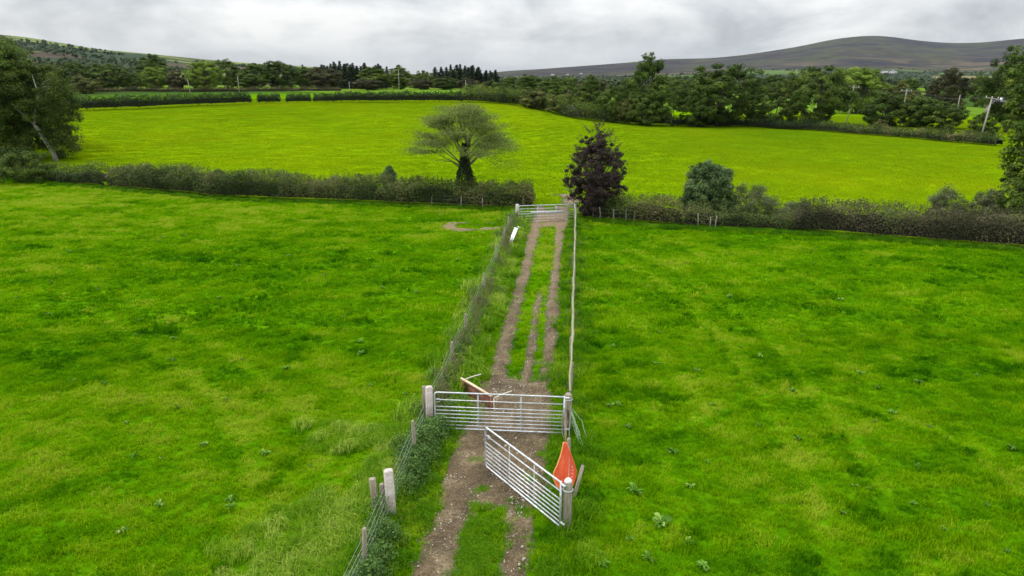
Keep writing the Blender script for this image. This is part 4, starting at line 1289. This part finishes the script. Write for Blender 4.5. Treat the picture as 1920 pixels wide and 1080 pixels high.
def hedge_posts(pts, label):
    root = empty('post_fence', G(*pts[0]), 0, label, 'fence'); o0 = np.array(root.location); Pw = []
    for px, py in pts:
        q = np.array(G(px, py)); hg = random.uniform(.8, 1.05)
        g = Geo(); g.tube([(0, 0, -.2), (0, 0, hg * .5), (random.gauss(0, .04), 0, hg)], [.045, .045, .04], 7)
        g.build('post', M['old_wood'], root, True, q - o0); Pw.append(q - o0)
    g = Geo()
    for z in (.35, .65, .9): g.tube(np.array(Pw) + [0, 0, z], .0022, 4, False)
    g.build('wire', M['wire'], root)


hedge_posts([(1112, 413), (1125, 415), (1150, 417), (1173, 418), (1189, 419)], 'thin grey posts with wire in front of the bramble hedge by the purple tree')
hedge_posts([(1308, 428), (1331, 430), (1341, 431)], 'three grey posts with wire below the rounded blue-green bush')
hedge_posts([(810, 388), (865, 391), (905, 393)], 'thin grey posts with wire at the foot of the long dark hedge')
hedge_posts([(28, 337), (52, 338), (102, 342), (126, 345)], 'weathered posts in front of the straggling hedge below the leaning tree')


# ------------------------------------------------------------------ gate posts
def post_top(px, py, ptop):
    p = G(px, py); return p, zat(px, ptop, p[1]) - p[2]


def concrete_post(px, py, ptop, wm, label, rz=0.0, lean=0.0):
    p, hg = post_top(px, py, ptop)
    g = Geo(); g.box((0, 0, hg / 2 - .15), (wm, wm * .85, hg + .3), 0, .035)
    o = g.build('concrete_post', M['concrete'], None, False, p); o.rotation_euler = (0, lean, rz)
    return tag(o, label, 'post', 'gate posts')


concrete_post(735, 972, 880, .21, 'pale tapered concrete gate post with whitened side at the front left of the track', .25, -.02)
concrete_post(806, 800, 724, .20, 'pale concrete gate post where the closed near gate latches', .2, .01)


def wood_post(px, py, ptop, r, label, name='wooden_post', square=False, lean=(0, 0), mat='post_wood'):
    p, hg = post_top(px, py, ptop)
    g = Geo()
    if square: g.box((0, 0, hg / 2 - .15), (r * 2, r * 1.7, hg + .3), .2, .012)
    else: g.tube([(0, 0, -.25), (0, 0, hg * .5), (0, 0, hg - .02), (0, 0, hg)], [r, r, r * .97, r * .8], 12)
    o = g.build(name, M[mat], None, not square, p); o.rotation_euler = (lean[1], lean[0], 0)
    return tag(o, label, 'post', 'gate posts')


wood_post(706, 965, 897, .075, 'split brown timber post standing furthest from the pale front concrete post', square=True, lean=(-.05, 0))
wood_post(718, 968, 907, .06, 'short greyish timber post squeezed against the pale front concrete post', lean=(.02, 0))
wood_post(797, 792, 724, .05, 'thin timber post behind the concrete post of the closed near gate', square=True)
wood_post(970, 412, 383, .13, 'pale stout post at the latch end of the far gate', mat='concrete')
wood_post(981, 392, 366, .10, 'tall weathered post rising behind the far gate by the hedge end')
wood_post(1079, 410, 379, .11, 'dark weathered post carrying the far gate beside the purple tree')


def hanging_post(px, py, ptop, label, cap, slot):
    p, hg = post_top(px, py, ptop)
    root = empty('gate_post', p, 0, label, 'post', 'gate posts')
    g = Geo(); g.tube([(0, 0, -.3), (0, .004, hg * .5), (0, 0, hg - .03), (0, 0, hg)], [.105, .10, .10, .08], 14)
    g.build('shaft', M['post_wood'], root, True)
    g = Geo()
    for k in range(13):
        pass
    a = np.linspace(0, 2 * math.pi, 15)
    g.tube(np.stack([.112 * np.cos(a), .112 * np.sin(a), np.full(15, hg - .17)], 1), .012, 6, False)
    g.build('hinge_band', M['galv'], root, True)
    if cap:
        g = Geo(); g.tube([(0, 0, hg - .005), (.005, 0, hg + .05), (0, .01, hg + .09), (0, 0, hg + .105)], [.088, .09, .06, .015], 10)
        g.build('cap', M['white_concrete'], root, True)
    if slot:
        g = Geo(); g.box((-.005, -.1, hg * .52), (.022, .03, .3)); g.build('slot', M['twig'], root)
    return root


hanging_post(1063, 993, 905, 'stout timber post with white rounded cap that hangs the open front gate', True, False)
hanging_post(1064, 812, 738, 'round timber post with an upright slot that hangs the closed near gate', False, True)


# ------------------------------------------------------------------ gates
RAILS = [1.0, .80, .608, .505, .405, .303, .202, .10, 0.0]


def field_gate(p, rz, L, Hg, label, rails=RAILS, ground_gap=.1, tilt=0.0, r=.021, sheet=False, chain=True):
    root = empty('field_gate', p, rz, label, 'gate', 'galvanised field gates')
    root.rotation_euler = (0, tilt, rz)
    z0 = ground_gap; z1 = z0 + Hg; c = .09
    g = Geo()
    arc = lambda cx, cz, a0, a1: [(cx + c * math.cos(t), 0, cz + c * math.sin(t)) for t in np.linspace(a0, a1, 6)]
    path = [(.02, 0, z0)] + [(L * k / 6, 0, z0) for k in range(1, 6)] + arc(L - c, z0 + c, -math.pi / 2, 0) + [(L, 0, (z0 + z1) / 2)] + arc(L - c, z1 - c, 0, math.pi / 2) + [(L * k / 6, 0, z1) for k in range(5, 0, -1)] + [(.02, 0, z1)]
    g.tube(path, r * 1.15, 8)
    g.tube([(.02, 0, z0 - .05), (.02, 0, z1 + .03)], r * 1.25, 8)
    g.build('frame', M['galv'], root, True)
    g0 = Geo(); g0.tube([(.04, 0, 0), (L * .5, 0, -.006), (L - .02, 0, 0)], r * .8, 8); rm = g0.mesh('rail', M['galv'], True)
    for k in rails[1:-1]:
        o = bpy.data.objects.new('rail', rm); COL.objects.link(o); o.parent = root; o.location = (0, 0, z0 + k * Hg)
    g1 = Geo(); g1.box((0, -.0, 0), (.045, .012, Hg - .03), 0, .003); um = g1.mesh('upright', M['galv_dull'])
    for f_ in (.335, .665):
        o = bpy.data.objects.new('upright', um); COL.objects.link(o); o.parent = root; o.location = (L * f_, -.026, (z0 + z1) / 2)
    for z in (z0 + .12, z1 - .03):
        g2 = Geo(); g2.box((-.05, 0, z), (.16, .05, .045), 0, .005); g2.build('hinge', M['galv'], root)
    g3 = Geo(); zz = z0 + .71 * Hg
    g3.tube([(L - .02, -.03, zz), (L - .14, -.035, zz + .02), (L - .17, -.035, zz + .08), (L - .12, -.035, zz + .11), (L - .03, -.03, zz + .1)], .010, 6)
    g3.build('latch', M['galv_dull'], root, True)
    if sheet:
        g4 = Geo(); g4.box((L * .5, .04, z0 + Hg * .54), (L * .58, .012, .19), 0, .003); g4.build('sheet_panel', M['galv_dull'], root)
    return root


# closed near gate: hinged on the slotted post, latched at the concrete post
a = np.array(G(1058, 818)); b = np.array(G(817, 809)); d = b - a
field_gate(tuple(a), math.atan2(d[1], d[0]), float(np.hypot(d[0], d[1])), 1.12, 'closed galvanised gate across the track behind the open front gate')
# open front gate
a = np.array(G(1051, 995)); b = np.array(G(911, 881)); d = b - a
field_gate(tuple(a), math.atan2(d[1], d[0]), float(np.hypot(d[0], d[1])), 1.12, 'open galvanised gate swung in at an angle from the white-capped post')
# far gate
a = np.array(G(1077, 414)); b = np.array(G(973, 418)); d = b - a
field_gate(tuple(a), math.atan2(d[1], d[0]), float(np.hypot(d[0], d[1])), 1.12, 'distant galvanised gate with a pale sheet across it, ending the track', [1, .8, .62, .48, .34, .17, 0], .08, sheet=True)


# ------------------------------------------------------------------ odds and ends round the gates
def orange_panel():
    p = G(1059, 926); k = depth(p) / FPX
    hg = zat(1059, 828, p[1] + .12) - p[2] - .16
    prof_u = [0, .1, .25, .38, .55, .75, .9, 1.0]; pl = [-.13, -.21, -.285, -.27, -.18, -.09, -.045, -.025]; pr_ = [.12, .21, .27, .285, .225, .14, .07, .03]
    root = empty('barrier_panel', (p[0], p[1], p[2] + .12), .12, 'bright orange plastic panel, pointed at the top, propped on the fence behind the white-capped post', 'panel')
    nu, nv = 30, 15; F = []
    for i in range(nu):
        u = i / (nu - 1); l = np.interp(u, prof_u, pl); r_ = np.interp(u, prof_u, pr_)
        for j in range(nv):
            v = j / (nv - 1); x = l + (r_ - l) * v; q = 2 * v - 1
            y = .14 * u + .10 * (1 - q * q) * (1 - .5 * u) - .03 * math.exp(-((v - .38) / .07) ** 2) + .012 * math.sin(9 * u + 5 * v)
            F.append((x, y, u * hg))
    F = np.array(F); n = nu * nv
    V = np.concatenate([F, F + [0, .012, 0]])
    Q = []
    for i in range(nu - 1):
        for j in range(nv - 1):
            a_ = i * nv + j; Q.append((a_, a_ + 1, a_ + nv + 1, a_ + nv)); Q.append((n + a_, n + a_ + nv, n + a_ + nv + 1, n + a_ + 1))
    for i in range(nu - 1):
        for a_, b_ in ((i * nv, (i + 1) * nv), ((i + 1) * nv + nv - 1, i * nv + nv - 1)): Q.append((a_, b_, n + b_, n + a_))
    for j in range(nv - 1):
        Q.append((j + 1, j, n + j, n + j + 1)); e = (nu - 1) * nv; Q.append((e + j, e + j + 1, n + e + j + 1, n + e + j))
    g = Geo(); g.add(V, Q); g.build('shell', M['orange'], root, True)
    E = F.reshape(nu, nv, 3)
    g = Geo(); g.tube(E[:, 0] + [-.004, .005, 0], .016, 7); g.build('rim', M['orange_lit_edge'], root, True)  # left rim painted lighter than the shell to look lit
    g = Geo(); g.tube(E[:, -1] + [.004, .005, 0], .012, 7); g.build('rim', M['orange'], root, True)
    g = Geo(); g.box((0, 0, 0), (.035, .012, .05), 0, .006); em = g.mesh('slot_patch', M['faded_orange'])
    for i in range(5, 15, 2):
        o = bpy.data.objects.new('slot_patch', em); COL.objects.link(o); o.parent = root; o.location = E[i, 12] + [0, -.008, 0]; o.rotation_euler = (.1, .25, 0)
    return root


orange_panel()


def trough():
    b = np.array(G(919, 775)); a = np.array(G(866, 742))
    d = (b - a)[:2]; L = float(np.hypot(*d)); rz = math.atan2(d[1], d[0])
    root = empty('feed_trough', tuple(a), rz, 'overturned rust-brown feed trough with bare leg poles lying behind the closed near gate', 'trough')
    hg = .5
    # tray on its side: open face to the gate
    g = Geo(); t = .014
    g.box((L / 2, .14, hg / 2 + .04), (L, t, hg), 0, .004)
    g.box((L / 2, .07, .045), (L - .01, .14, t), 0, .004)
    g.box((t / 2 + .001, .07, hg / 2 + .04), (t, .125, hg - .03)); g.box((L - t / 2 - .001, .07, hg / 2 + .04), (t, .125, hg - .03))
    g.build('tray', M['rust'], root)
    g = Geo(); g.tube([(-.08, .05, hg + .06), (L * .5, .04, hg + .075), (L + .01, .05, hg + .06)], .042, 9); g.build('top_pole', M['pale_pole'], root, True)
    g = Geo(); g.tube([(.0, .0, .06), (L, .0, .06)], .018, 7); g.build('bottom_edge', M['pale_pole'], root, True)

    def leg(P, m):
        g = Geo(); g.tube(P, .02, 7); g.build('leg', M[m], root, True)
    leg([(-.02, .1, hg + .02), (.03, .36, hg + .07), (.09, .70, hg + .10)], 'grey_pole')
    leg([(L + .03, .12, hg - .02), (L + .08, .38, hg + .05), (L + .14, .72, hg + .10)], 'grey_pole')
    leg([(L + .03, .12, hg - .02), (L + .05, .10, .30), (L + .08, .10, .12), (L + .14, .16, .05), (L + .33, .34, .05)], 'grey_pole')
    return root


trough()

p = G(952, 470); q = G(966, 446)
for (px, py, L, wd, lab) in ((954, 466, 1.5, .2, 'long white metal strip propped against the left fence near the far gate'), (968, 441, .6, .17, 'short white metal strip lying above the long white one on the left fence')):
    b = G(px, py); g = Geo()
    g.box((0, 0, L / 2), (wd, .012, L), 0, .003); g.box((wd / 2, .02, L / 2), (.012, .03, L - .01)); g.box((-wd / 2, .02, L / 2), (.012, .03, L - .01))
    o = g.build('metal_strip', M['white_sheet'], None, False, (b[0] + .0, b[1], b[2] + .12)); o.rotation_euler = (math.radians(-52), math.radians(13), math.radians(-12))
    tag(o, lab, 'metal strip')
b = G(1075, 938); g = Geo(); g.box((0, 0, .42), (.085, .022, .9), 0, .004)
o = g.build('plank', M['post_wood'], None, False, b); o.rotation_euler = (math.radians(-20), math.radians(17), 0)
tag(o, 'weathered plank leaning outward behind the white-capped gate post', 'plank')


def twine(px, py, n, ptop, mat, label, spread):
    p, hg = post_top(px, py, ptop); g = Geo()
    for _ in range(n):
        P = [(random.gauss(0, .02), -.1, hg * .62 + random.gauss(0, .05))]
        for i in range(7):
            P.append((P[-1][0] + random.gauss(spread * .14, .02), P[-1][1] + random.gauss(-.10, .05), max(.05, P[-1][2] - random.uniform(.03, .15))))
        g.tube(P, random.uniform(.004, .008), 5)
    return tag(g.build('baler_twine', M[mat], None, True, p), label, 'twine')


twine(1058, 812, 7, 738, 'twine', 'brown tangle of baler twine hanging from the slotted gate post', .0)
twine(1070, 812, 11, 738, 'green_twine', 'loose greenish strands trailing from the slotted post towards the orange panel', .25)


# ------------------------------------------------------------------ dock plants in the meadow
def dock_mesh():
    g = Geo()
    for c_ in range(1):
        ox, oy = 0, 0
        for i in range(random.randint(13, 24)):
            a = i * 2.4 + random.gauss(0, .4); L = random.uniform(.08, .2); wd = L * random.uniform(.28, .42); up = random.uniform(.3, 1.5)
            d = np.array([math.cos(a), math.sin(a), 0]); s = np.array([-math.sin(a), math.cos(a), 0]); tw = random.gauss(0, .35)
            V = []
            for k, (t, ww_) in enumerate(((0, .08), (.25, .85), (.55, 1), (.8, .7), (1, .05))):
                c = np.array([ox, oy, 0]) + d * L * t + np.array([0, 0, .04 + L * up * (t - .7 * t * t) * 1.3])
                V += [c - s * wd * ww_ * .5 + [0, 0, (.02 - tw * wd) * ww_], c, c + s * wd * ww_ * .5 + [0, 0, (.02 + tw * wd) * ww_]]
            Q = [(3 * k + j, 3 * k + j + 1, 3 * k + j + 4, 3 * k + j + 3) for k in range(4) for j in range(2)]
            g.add(np.array(V), Q, tone=min(1, max(0, random.gauss(.42, .25))))
    return g.mesh('dock_plant', M['dock'])


docks = [dock_mesh() for _ in range(9)]
big = [(1190, 925, 2.0), (1262, 850, 1.6), (1240, 985, 2.0), (1290, 1020, 1.2), (1215, 1050, 1.4), (1320, 1065, 1.3), (1160, 760, 1.2), (1232, 685, 1.2), (1295, 915, 1.2), (1130, 1060, 1.2)]
BL = ['large broad-leaved dock clump right of the white-capped post', 'dock clump with seed leaves in the open meadow, upper of the big ones', 'large dock clump below the largest one, nearer the bottom edge', 'medium dock just below the second large clump',
      'dock plant at the bottom of the picture, left of its neighbour', 'yellowish dock at the bottom edge, furthest right of the big ones', 'small dock in the meadow level with the closed near gate', 'pale dock in the meadow level with the overturned trough',
      'medium dock between the two largest clumps and the wheel mark', 'dock plant at the bottom edge closest to the track']
for (px, py, s_), lab in zip(big, BL):
    p = G(px, py)
    m0 = Geo()
    o = bpy.data.objects.new('dock_plant', random.choice(docks)); COL.objects.link(o); s_ *= .72; o.location = p; o.rotation_euler = (0, 0, random.uniform(0, 6)); o.scale = (s_, s_, s_ * .8)
    tag(o, lab, 'plant', 'dock plants in the meadow')
for n, (x0, x1, y0, y1), lab in ((70, (-40, 885, 440, 1000), 'small pale dock plant in the meadow left of the track'), (45, (1110, 1900, 470, 1060), 'small pale dock plant in the meadow right of the track')):
    k = 0
    while k < n:
        px = random.uniform(x0, x1); py = y0 + (y1 - y0) * random.random() ** 1.5
        p = G(px, py)
        if -.1 < lane_u(p[0], p[1]) < 1.05: continue
        o = bpy.data.objects.new('dock_plant', random.choice(docks)); COL.objects.link(o); o.location = p
        s_ = random.uniform(.5, 1.0); o.rotation_euler = (0, 0, random.uniform(0, 6)); o.scale = (s_, s_, s_)
        tag(o, lab, 'plant', 'dock plants in the meadow'); k += 1


# ------------------------------------------------------------------ poles and wires
def utility_pole(px, ptop, Y, label, arm=True, r=.13, lean=0.0, by=None):
    p = G(px, by) if by else colpt(px, Y)
    hg = zat(px, ptop, p[1]) - p[2]
    root = empty('utility_pole', p, 0, label, 'pole', 'wooden utility poles')
    root.rotation_euler = (0, lean, 0)
    g = Geo(); g.tube([(0, 0, -.3), (0, 0, hg * .5), (0, 0, hg)], [r, r * .85, r * .7], 9); g.build('shaft', M['pole_wood'], root, True)
    if arm:
        g = Geo(); g.box((0, 0, hg - .25), (2.3, .1, .13), .1, .01); g.build('crossarm', M['pole_wood'], root)
        for x in (-1.05, 0, 1.05):
            g = Geo(); g.tube([(x, x * .1, hg - .19), (x, x * .1, hg - .08), (x, x * .1, hg + .06)], [.03, .06, .035], 7); g.build('insulator', M['white_wall'], root, True)
    return root, p, hg


P3 = utility_pole(1838, 181, 0, 'leaning crossarm pole standing in the low weedy hedge, largest of the poles', True, .14, .10, by=262)
P2 = utility_pole(1687, 168, 150, 'crossarm pole among the dark thickets, second from the big broad tree', True, .13, .04)
P1 = utility_pole(1586, 161, 150, 'slightly leaning pole just right of the second broad dark tree', True, .10, .07)
P0 = utility_pole(1791, 178, 172, 'small plain pole between the brownish tree and the leaning pole', False, .11, .02)
utility_pole(358, 148, 205, 'thin leaning pole beside the larger lime-green tree', False, .09, -.08)
utility_pole(449, 143, 215, 'thin upright pole right of the larger lime-green tree', False, .09)
utility_pole(749, 131, 222, 'tall white pole before the full green tree', False, .10)
utility_pole(656, 153, 212, 'short pale pole left of the tall white pole', False, .08)
utility_pole(874, 150, 178, 'short brown pole near the corner of the clipped hedge', False, .08)
g = Geo(); o0 = np.array(P3[1])
tops = [np.array(q[1]) + [math.sin(q[0].rotation_euler[1]) * q[2], 0, q[2]] for q in (P1, P2, P3)]
tops.append(tops[-1] + (tops[-1] - tops[-2]) * 1.0)
for a_, b_ in zip(tops[:-1], tops[1:]):
    for off in (-1.05, 1.05):
        t = np.linspace(0, 1, 14)[:, None]; Q = a_ + (b_ - a_) * t + [off, 0, 0]; Q[:, 2] -= (1.0 * 4 * t * (1 - t))[:, 0] - .05
        g.tube(Q - o0, .012, 4, False)
tag(g.build('power_line', M['slate'], None, False, tuple(o0)), 'pair of overhead wires strung between the crossarm poles', 'wires')


# ------------------------------------------------------------------ far buildings
def house(px, py, D, wpx, hpx, label, name='farmhouse', two=False):
    if D is None: D = hill_hit(px, py)
    x = (px - 960) / FPX * (D * CP + CAMZ * SP); k = D / FPX
    z = zat(px, py, D); wd = wpx * k; hg = max(2.2, hpx * k); dp = max(6.0, wd * .4)
    root = empty(name, (x, D, z), 0, label, 'building', 'white houses on the plain')
    g = Geo(); g.box((0, 0, hg / 2 - .7), (wd, dp, hg + 1.4)); g.build('wall', M['white_wall' if D > 1000 else 'pole_wood'], root)
    g = Geo(); e = .4; rh = hg * .5
    V = [(-wd / 2 - e, -dp / 2 - e, hg), (wd / 2 + e, -dp / 2 - e, hg), (wd / 2 + e, dp / 2 + e, hg), (-wd / 2 - e, dp / 2 + e, hg), (-wd / 2, 0, hg + rh), (wd / 2, 0, hg + rh)]
    g.add(V, [(0, 1, 5, 4), (2, 3, 4, 5), (3, 2, 1, 0)], [(1, 2, 5), (3, 0, 4)]); rf = g.build('roof', M['slate'], root)
    g = Geo(); g.box((wd * .32, 0, hg + rh), (wd * .06, 1.0, rh * .9)); g.build('chimney', M['white_wall'], rf)
    n = max(2, int(wd / 6))
    for i in range(n):
        g = Geo(); g.box((-wd / 2 + wd * (i + .5) / n, -dp / 2 - .03, hg * .5), (wd / n * .35, .1, hg * .35)); g.build('window', M['pane'], root)
    return root


# ------------------------------------------------------------------ hills
def hill_mat(kind):
    m, nt, nd, ln = new_mat('hill_' + kind)
    geo = nd.new('ShaderNodeNewGeometry')
    pos = geo.outputs['Position']
    at = nd.new('ShaderNodeAttribute'); at.attribute_name = 'rise'
    mp = nd.new('ShaderNodeMapping'); mp.inputs['Rotation'].default_value = (0, 0, .5); ln.new(pos, mp.inputs[0])
    nA = noise(nd, ln, mp.outputs[0], .0021 if kind == 'moor' else .004, 8, .66, .5)
    nB = noise(nd, ln, pos, .012, 6, .65)
    vo = nd.new('ShaderNodeTexVoronoi'); vo.inputs['Scale'].default_value = .0042 if kind == 'moor' else .006; vo.distance = 'CHEBYCHEV'; ln.new(mp.outputs[0], vo.inputs['Vector'])
    sp = nd.new('ShaderNodeSeparateColor'); ln.new(vo.outputs['Color'], sp.inputs[0])
    if kind == 'moor':
        low = ramp(nd, [(0, (.06, .10, .02)), (.18, (.016, .03, .012)), (.58, (.07, .115, .025)), (.68, (.02, .036, .014)), (.93, (.13, .12, .05))], 'CONSTANT'); ln.new(sp.outputs[0], low.inputs[0])
        up = ramp(nd, [(.34, (.011, .010, .016)), (.44, (.019, .016, .022)), (.51, (.028, .025, .021)), (.58, (.040, .044, .019)), (.66, (.018, .015, .021))]); ln.new(nA.outputs[0], up.inputs[0])
        tn = ramp(nd, [(.55, (0, 0, 0)), (.6, (1, 1, 1))]); ln.new(nB.outputs[0], tn.inputs[0])
        tan = mixc(nd, ln, math_node(nd, ln, 'MULTIPLY', tn.outputs[0], .3), up.outputs[0], (.055, .045, .028))
        nC = noise(nd, ln, pos, .0027, 5, .6, .6)
        tc2 = ramp(nd, [(.53, (0, 0, 0)), (.57, (1, 1, 1))]); ln.new(nC.outputs[0], tc2.inputs[0])
        lowband = ramp(nd, [(.3, (1, 1, 1)), (.62, (0, 0, 0))]); ln.new(at.outputs['Fac'], lowband.inputs[0])
        tan = mixc(nd, ln, math_node(nd, ln, 'MULTIPLY', tc2.outputs[0], lowband.outputs[0]), tan, (.12, .09, .05))
        k = math_node(nd, ln, 'ADD', at.outputs['Fac'], math_node(nd, ln, 'MULTIPLY', math_node(nd, ln, 'SUBTRACT', nA.outputs[0], .5), .35))
        st = ramp(nd, [(.30, (0, 0, 0)), (.34, (1, 1, 1))]); ln.new(k, st.inputs[0])
        c = mixc(nd, ln, st.outputs[0], low.outputs[0], tan)
    else:
        wood = (.018, .034, .013)
        low = ramp(nd, [(0, (.10, .15, .03)), (.10, (.018, .034, .013)), (.55, (.022, .036, .015)), (.72, (.055, .042, .027)), (.9, (.07, .12, .025))], 'CONSTANT'); ln.new(sp.outputs[0], low.inputs[0])
        up = ramp(nd, [(.38, (.06, .042, .028)), (.48, (.05, .05, .025)), (.55, (.11, .15, .03)), (.64, (.13, .17, .035)), (.7, (.04, .05, .02))]); ln.new(nA.outputs[0], up.inputs[0])
        k = math_node(nd, ln, 'ADD', at.outputs['Fac'], math_node(nd, ln, 'MULTIPLY', math_node(nd, ln, 'SUBTRACT', nA.outputs[0], .5), .5))
        st = ramp(nd, [(.80, (0, 0, 0)), (.84, (1, 1, 1))]); ln.new(k, st.inputs[0])
        c = mixc(nd, ln, st.outputs[0], low.outputs[0], up.outputs[0])
    r9 = ramp(nd, [(.3, (.6, .6, .6)), (.7, (1.35, 1.35, 1.35))]); ln.new(nB.outputs[0], r9.inputs[0])
    c = mixc(nd, ln, .8, c, r9.outputs[0], 'MULTIPLY')
    p = nd.new('ShaderNodeBsdfPrincipled'); p.inputs['Roughness'].default_value = .95; p.inputs['Specular IOR Level'].default_value = .05
    ln.new(c, p.inputs['Base Color'])
    bp = nd.new('ShaderNodeBump'); bp.inputs['Strength'].default_value = .6; bp.inputs['Distance'].default_value = 8
    ln.new(nB.outputs[0], bp.inputs['Height']); ln.new(bp.outputs[0], p.inputs['Normal'])
    out = nd.new('ShaderNodeOutputMaterial'); ln.new(p.outputs[0], out.inputs[0])
    return m


HILLS = []


def hill(sil, D0, D1, D2, expo, mat, amp, name='hill'):
    """Ridge whose skyline has the profile sil at distance D1 (crest), rising from D0 and falling away to D2."""
    px = np.array([s_[0] for s_ in sil], float); py = np.array([s_[1] for s_ in sil], float)
    az = np.arctan((px - 960) / FPX / (CP + 0.0)); hz_ = np.array([math.tan(-(math.atan((y - 540) / FPX) + PITCH)) for y in py])
    na_, nd_ = 240, 90
    A = np.linspace(az[0], az[-1], na_); T = np.concatenate([np.linspace(0, 1, 64), 1 + np.linspace(.03, 1, nd_ - 64)])
    hA = np.interp(A, az, hz_)
    hA = np.convolve(np.pad(hA, 3, 'edge'), np.ones(7) / 7, 'valid')
    AA, TT = np.meshgrid(A, T)
    D = np.where(TT <= 1, D0 + (D1 - D0) * TT, D1 + (D2 - D1) * (TT - 1))
    X = D * np.tan(AA); Y = D
    crest = CAMZ + hA[None, :] * D1
    prof = np.where(TT <= 1, np.clip(TT, 0, 1) ** expo, 1 - .9 * smooth(TT - 1))
    Z = crest * prof - 6 * (1 - np.clip(TT * 6, 0, 1))
    env = np.clip(TT * 3, 0, 1) * np.clip((1.0 - TT) * 5 + .08, 0.08, 1)
    Z = Z + amp * (fbm(X / 500, Y / 500, 5) - .5) * 2 * env
    V = np.stack([X, Y, Z], -1).reshape(-1, 3)
    i = np.arange(nd_ - 1); j = np.arange(na_ - 1); a = (i[:, None] * na_ + j[None, :]).ravel()
    g = Geo(); g.add(V, np.stack([a, a + 1, a + na_ + 1, a + na_], 1))
    o = g.build(name, mat, None, True)
    at = o.data.attributes.new('rise', 'FLOAT', 'POINT'); at.data.foreach_set('value', np.clip(TT, 0, 1).ravel().astype(np.float32))
    HILLS.append((A, T, Z, D0, D1))
    return tag(o, kind='structure')


hill([(-500, 40), (-250, 48), (0, 57), (60, 62), (130, 69), (200, 82), (250, 92), (330, 100), (420, 110), (500, 118), (560, 121), (640, 127), (720, 134), (820, 141), (900, 146)], 700, 2300, 4200, 1.15, hill_mat('pasture'), 14)
hill([(820, 150), (950, 133), (1000, 130), (1050, 126), (1150, 118), (1220, 111), (1300, 109), (1350, 104), (1400, 96), (1450, 87), (1500, 75), (1535, 69), (1570, 66.5), (1600, 68), (1650, 76), (1700, 81), (1760, 80), (1830, 72), (1890, 67), (1940, 70), (2050, 66), (2300, 72)], 1700, 6000, 8600, 1.7, hill_mat('moor'), 22)


def hill_hit(px, py):
    """Distance at which the line of sight through a pixel meets the moor."""
    A, T, Z, D0, D1 = HILLS[1]
    d = ray(px, py); az = math.atan2(d[0], d[1]); j = int(np.clip(np.searchsorted(A, az), 0, len(A) - 1))
    for D in np.arange(D0, D1, 10.0):
        if CAMZ + d[2] / d[1] * D < np.interp((D - D0) / (D1 - D0), T, Z[:, j]): return float(D)
    return D1


house(1662, 138, None, 28, 3.6, 'white long farm building on the plain below the moor')
house(1640, 138, None, 10, 4, 'small white house left of the long white farm building')
house(1089, 139, None, 5, 1.6, 'tiny white house on the plain left of the tallest tree')
house(1036, 141, None, 6, 1.6, 'tiny white house on the plain furthest from the moor')
house(1064, 141, None, 4, 1.6, 'tiniest pale house beside another on the plain')
house(1866, 211, 190, 16, 2.6, 'pale low house glimpsed under the big dark tree by the leaning pole', 'farmhouse')


def distant_woodland():
    """Far-off copses and hedgerow trees that read as one mass."""
    g = Geo()
    lay = []

    def hz(i, x, y):
        A, T, Z, D0, D1 = HILLS[i]
        t = (y - D0) / (D1 - D0)
        if t < 0: return 0.0
        ai = np.clip(np.searchsorted(A, math.atan2(x, y)), 0, len(A) - 1); ti = np.clip(np.searchsorted(T, t), 0, len(T) - 1)
        return max(0.0, Z[ti, ai])
    cand = 0
    while len(lay) < 5200 and cand < 60000:
        cand += 1
        left = random.random() < .42
        if left:
            y = random.uniform(520, 2250); px = random.uniform(-80, 900)
        else:
            y = 480 * (3100 / 480) ** random.random(); px = random.uniform(880, 2000)
        x = (px - 960) / FPX * y * 1.0
        d = fbm(x / 170 + 5, y / 260, 3)
        vein = abs(fbm(x / 240 + 50, y / 320 + 9, 2) - .5)
        if left and (y - 700) / 1600 > .78: 
            if vein > .012: continue
        elif d < (.53 if left else .49) and vein > .018: continue
        lay.append((x, y, hz(0 if left else 1, x, y)))
    n = len(lay); P = np.array(lay)
    hh = rng.uniform(5, 10, n)
    m = 16
    for k in range(m):
        o = rng.normal(0, 1, (n, 3)); o /= np.linalg.norm(o, axis=1)[:, None]
        C = P + o * np.stack([hh * .5, hh * .5, hh * .42], 1) * rng.uniform(.5, 1, (n, 1)); C[:, 2] += hh * .5
        g.leaves(C, o + [0, 0, .5], hh * .55 * rng.uniform(.7, 1.2, n), hh * .4, np.clip(np.resize(vnoise(P[:, 0] * .02, P[:, 1] * .02), n) * .6 + rng.normal(.2, .12, n), 0, 1))
    tag(g.build('distant_woodland', M['leaf_far']), kind='stuff')


distant_woodland()


# ------------------------------------------------------------------ the damp air
def haze():
    zt = max(float(np.max(h_[2])) for h_ in HILLS) + 25
    zb = -9.0
    g = Geo(); g.box((0, 4600, (zt + zb) / 2), (20400, 9800, zt - zb))
    m, nt, nd, ln = new_mat('haze')
    pv = nd.new('ShaderNodeVolumePrincipled'); pv.inputs['Density'].default_value = HAZE; pv.inputs['Color'].default_value = (.66, .79, 1.0, 1)
    out = nd.new('ShaderNodeOutputMaterial'); ln.new(pv.outputs[0], out.inputs['Volume'])
    tag(g.build('haze', m), kind='stuff')


HAZE = 1.3e-5
scene.cycles.volume_bounces = 1
haze()
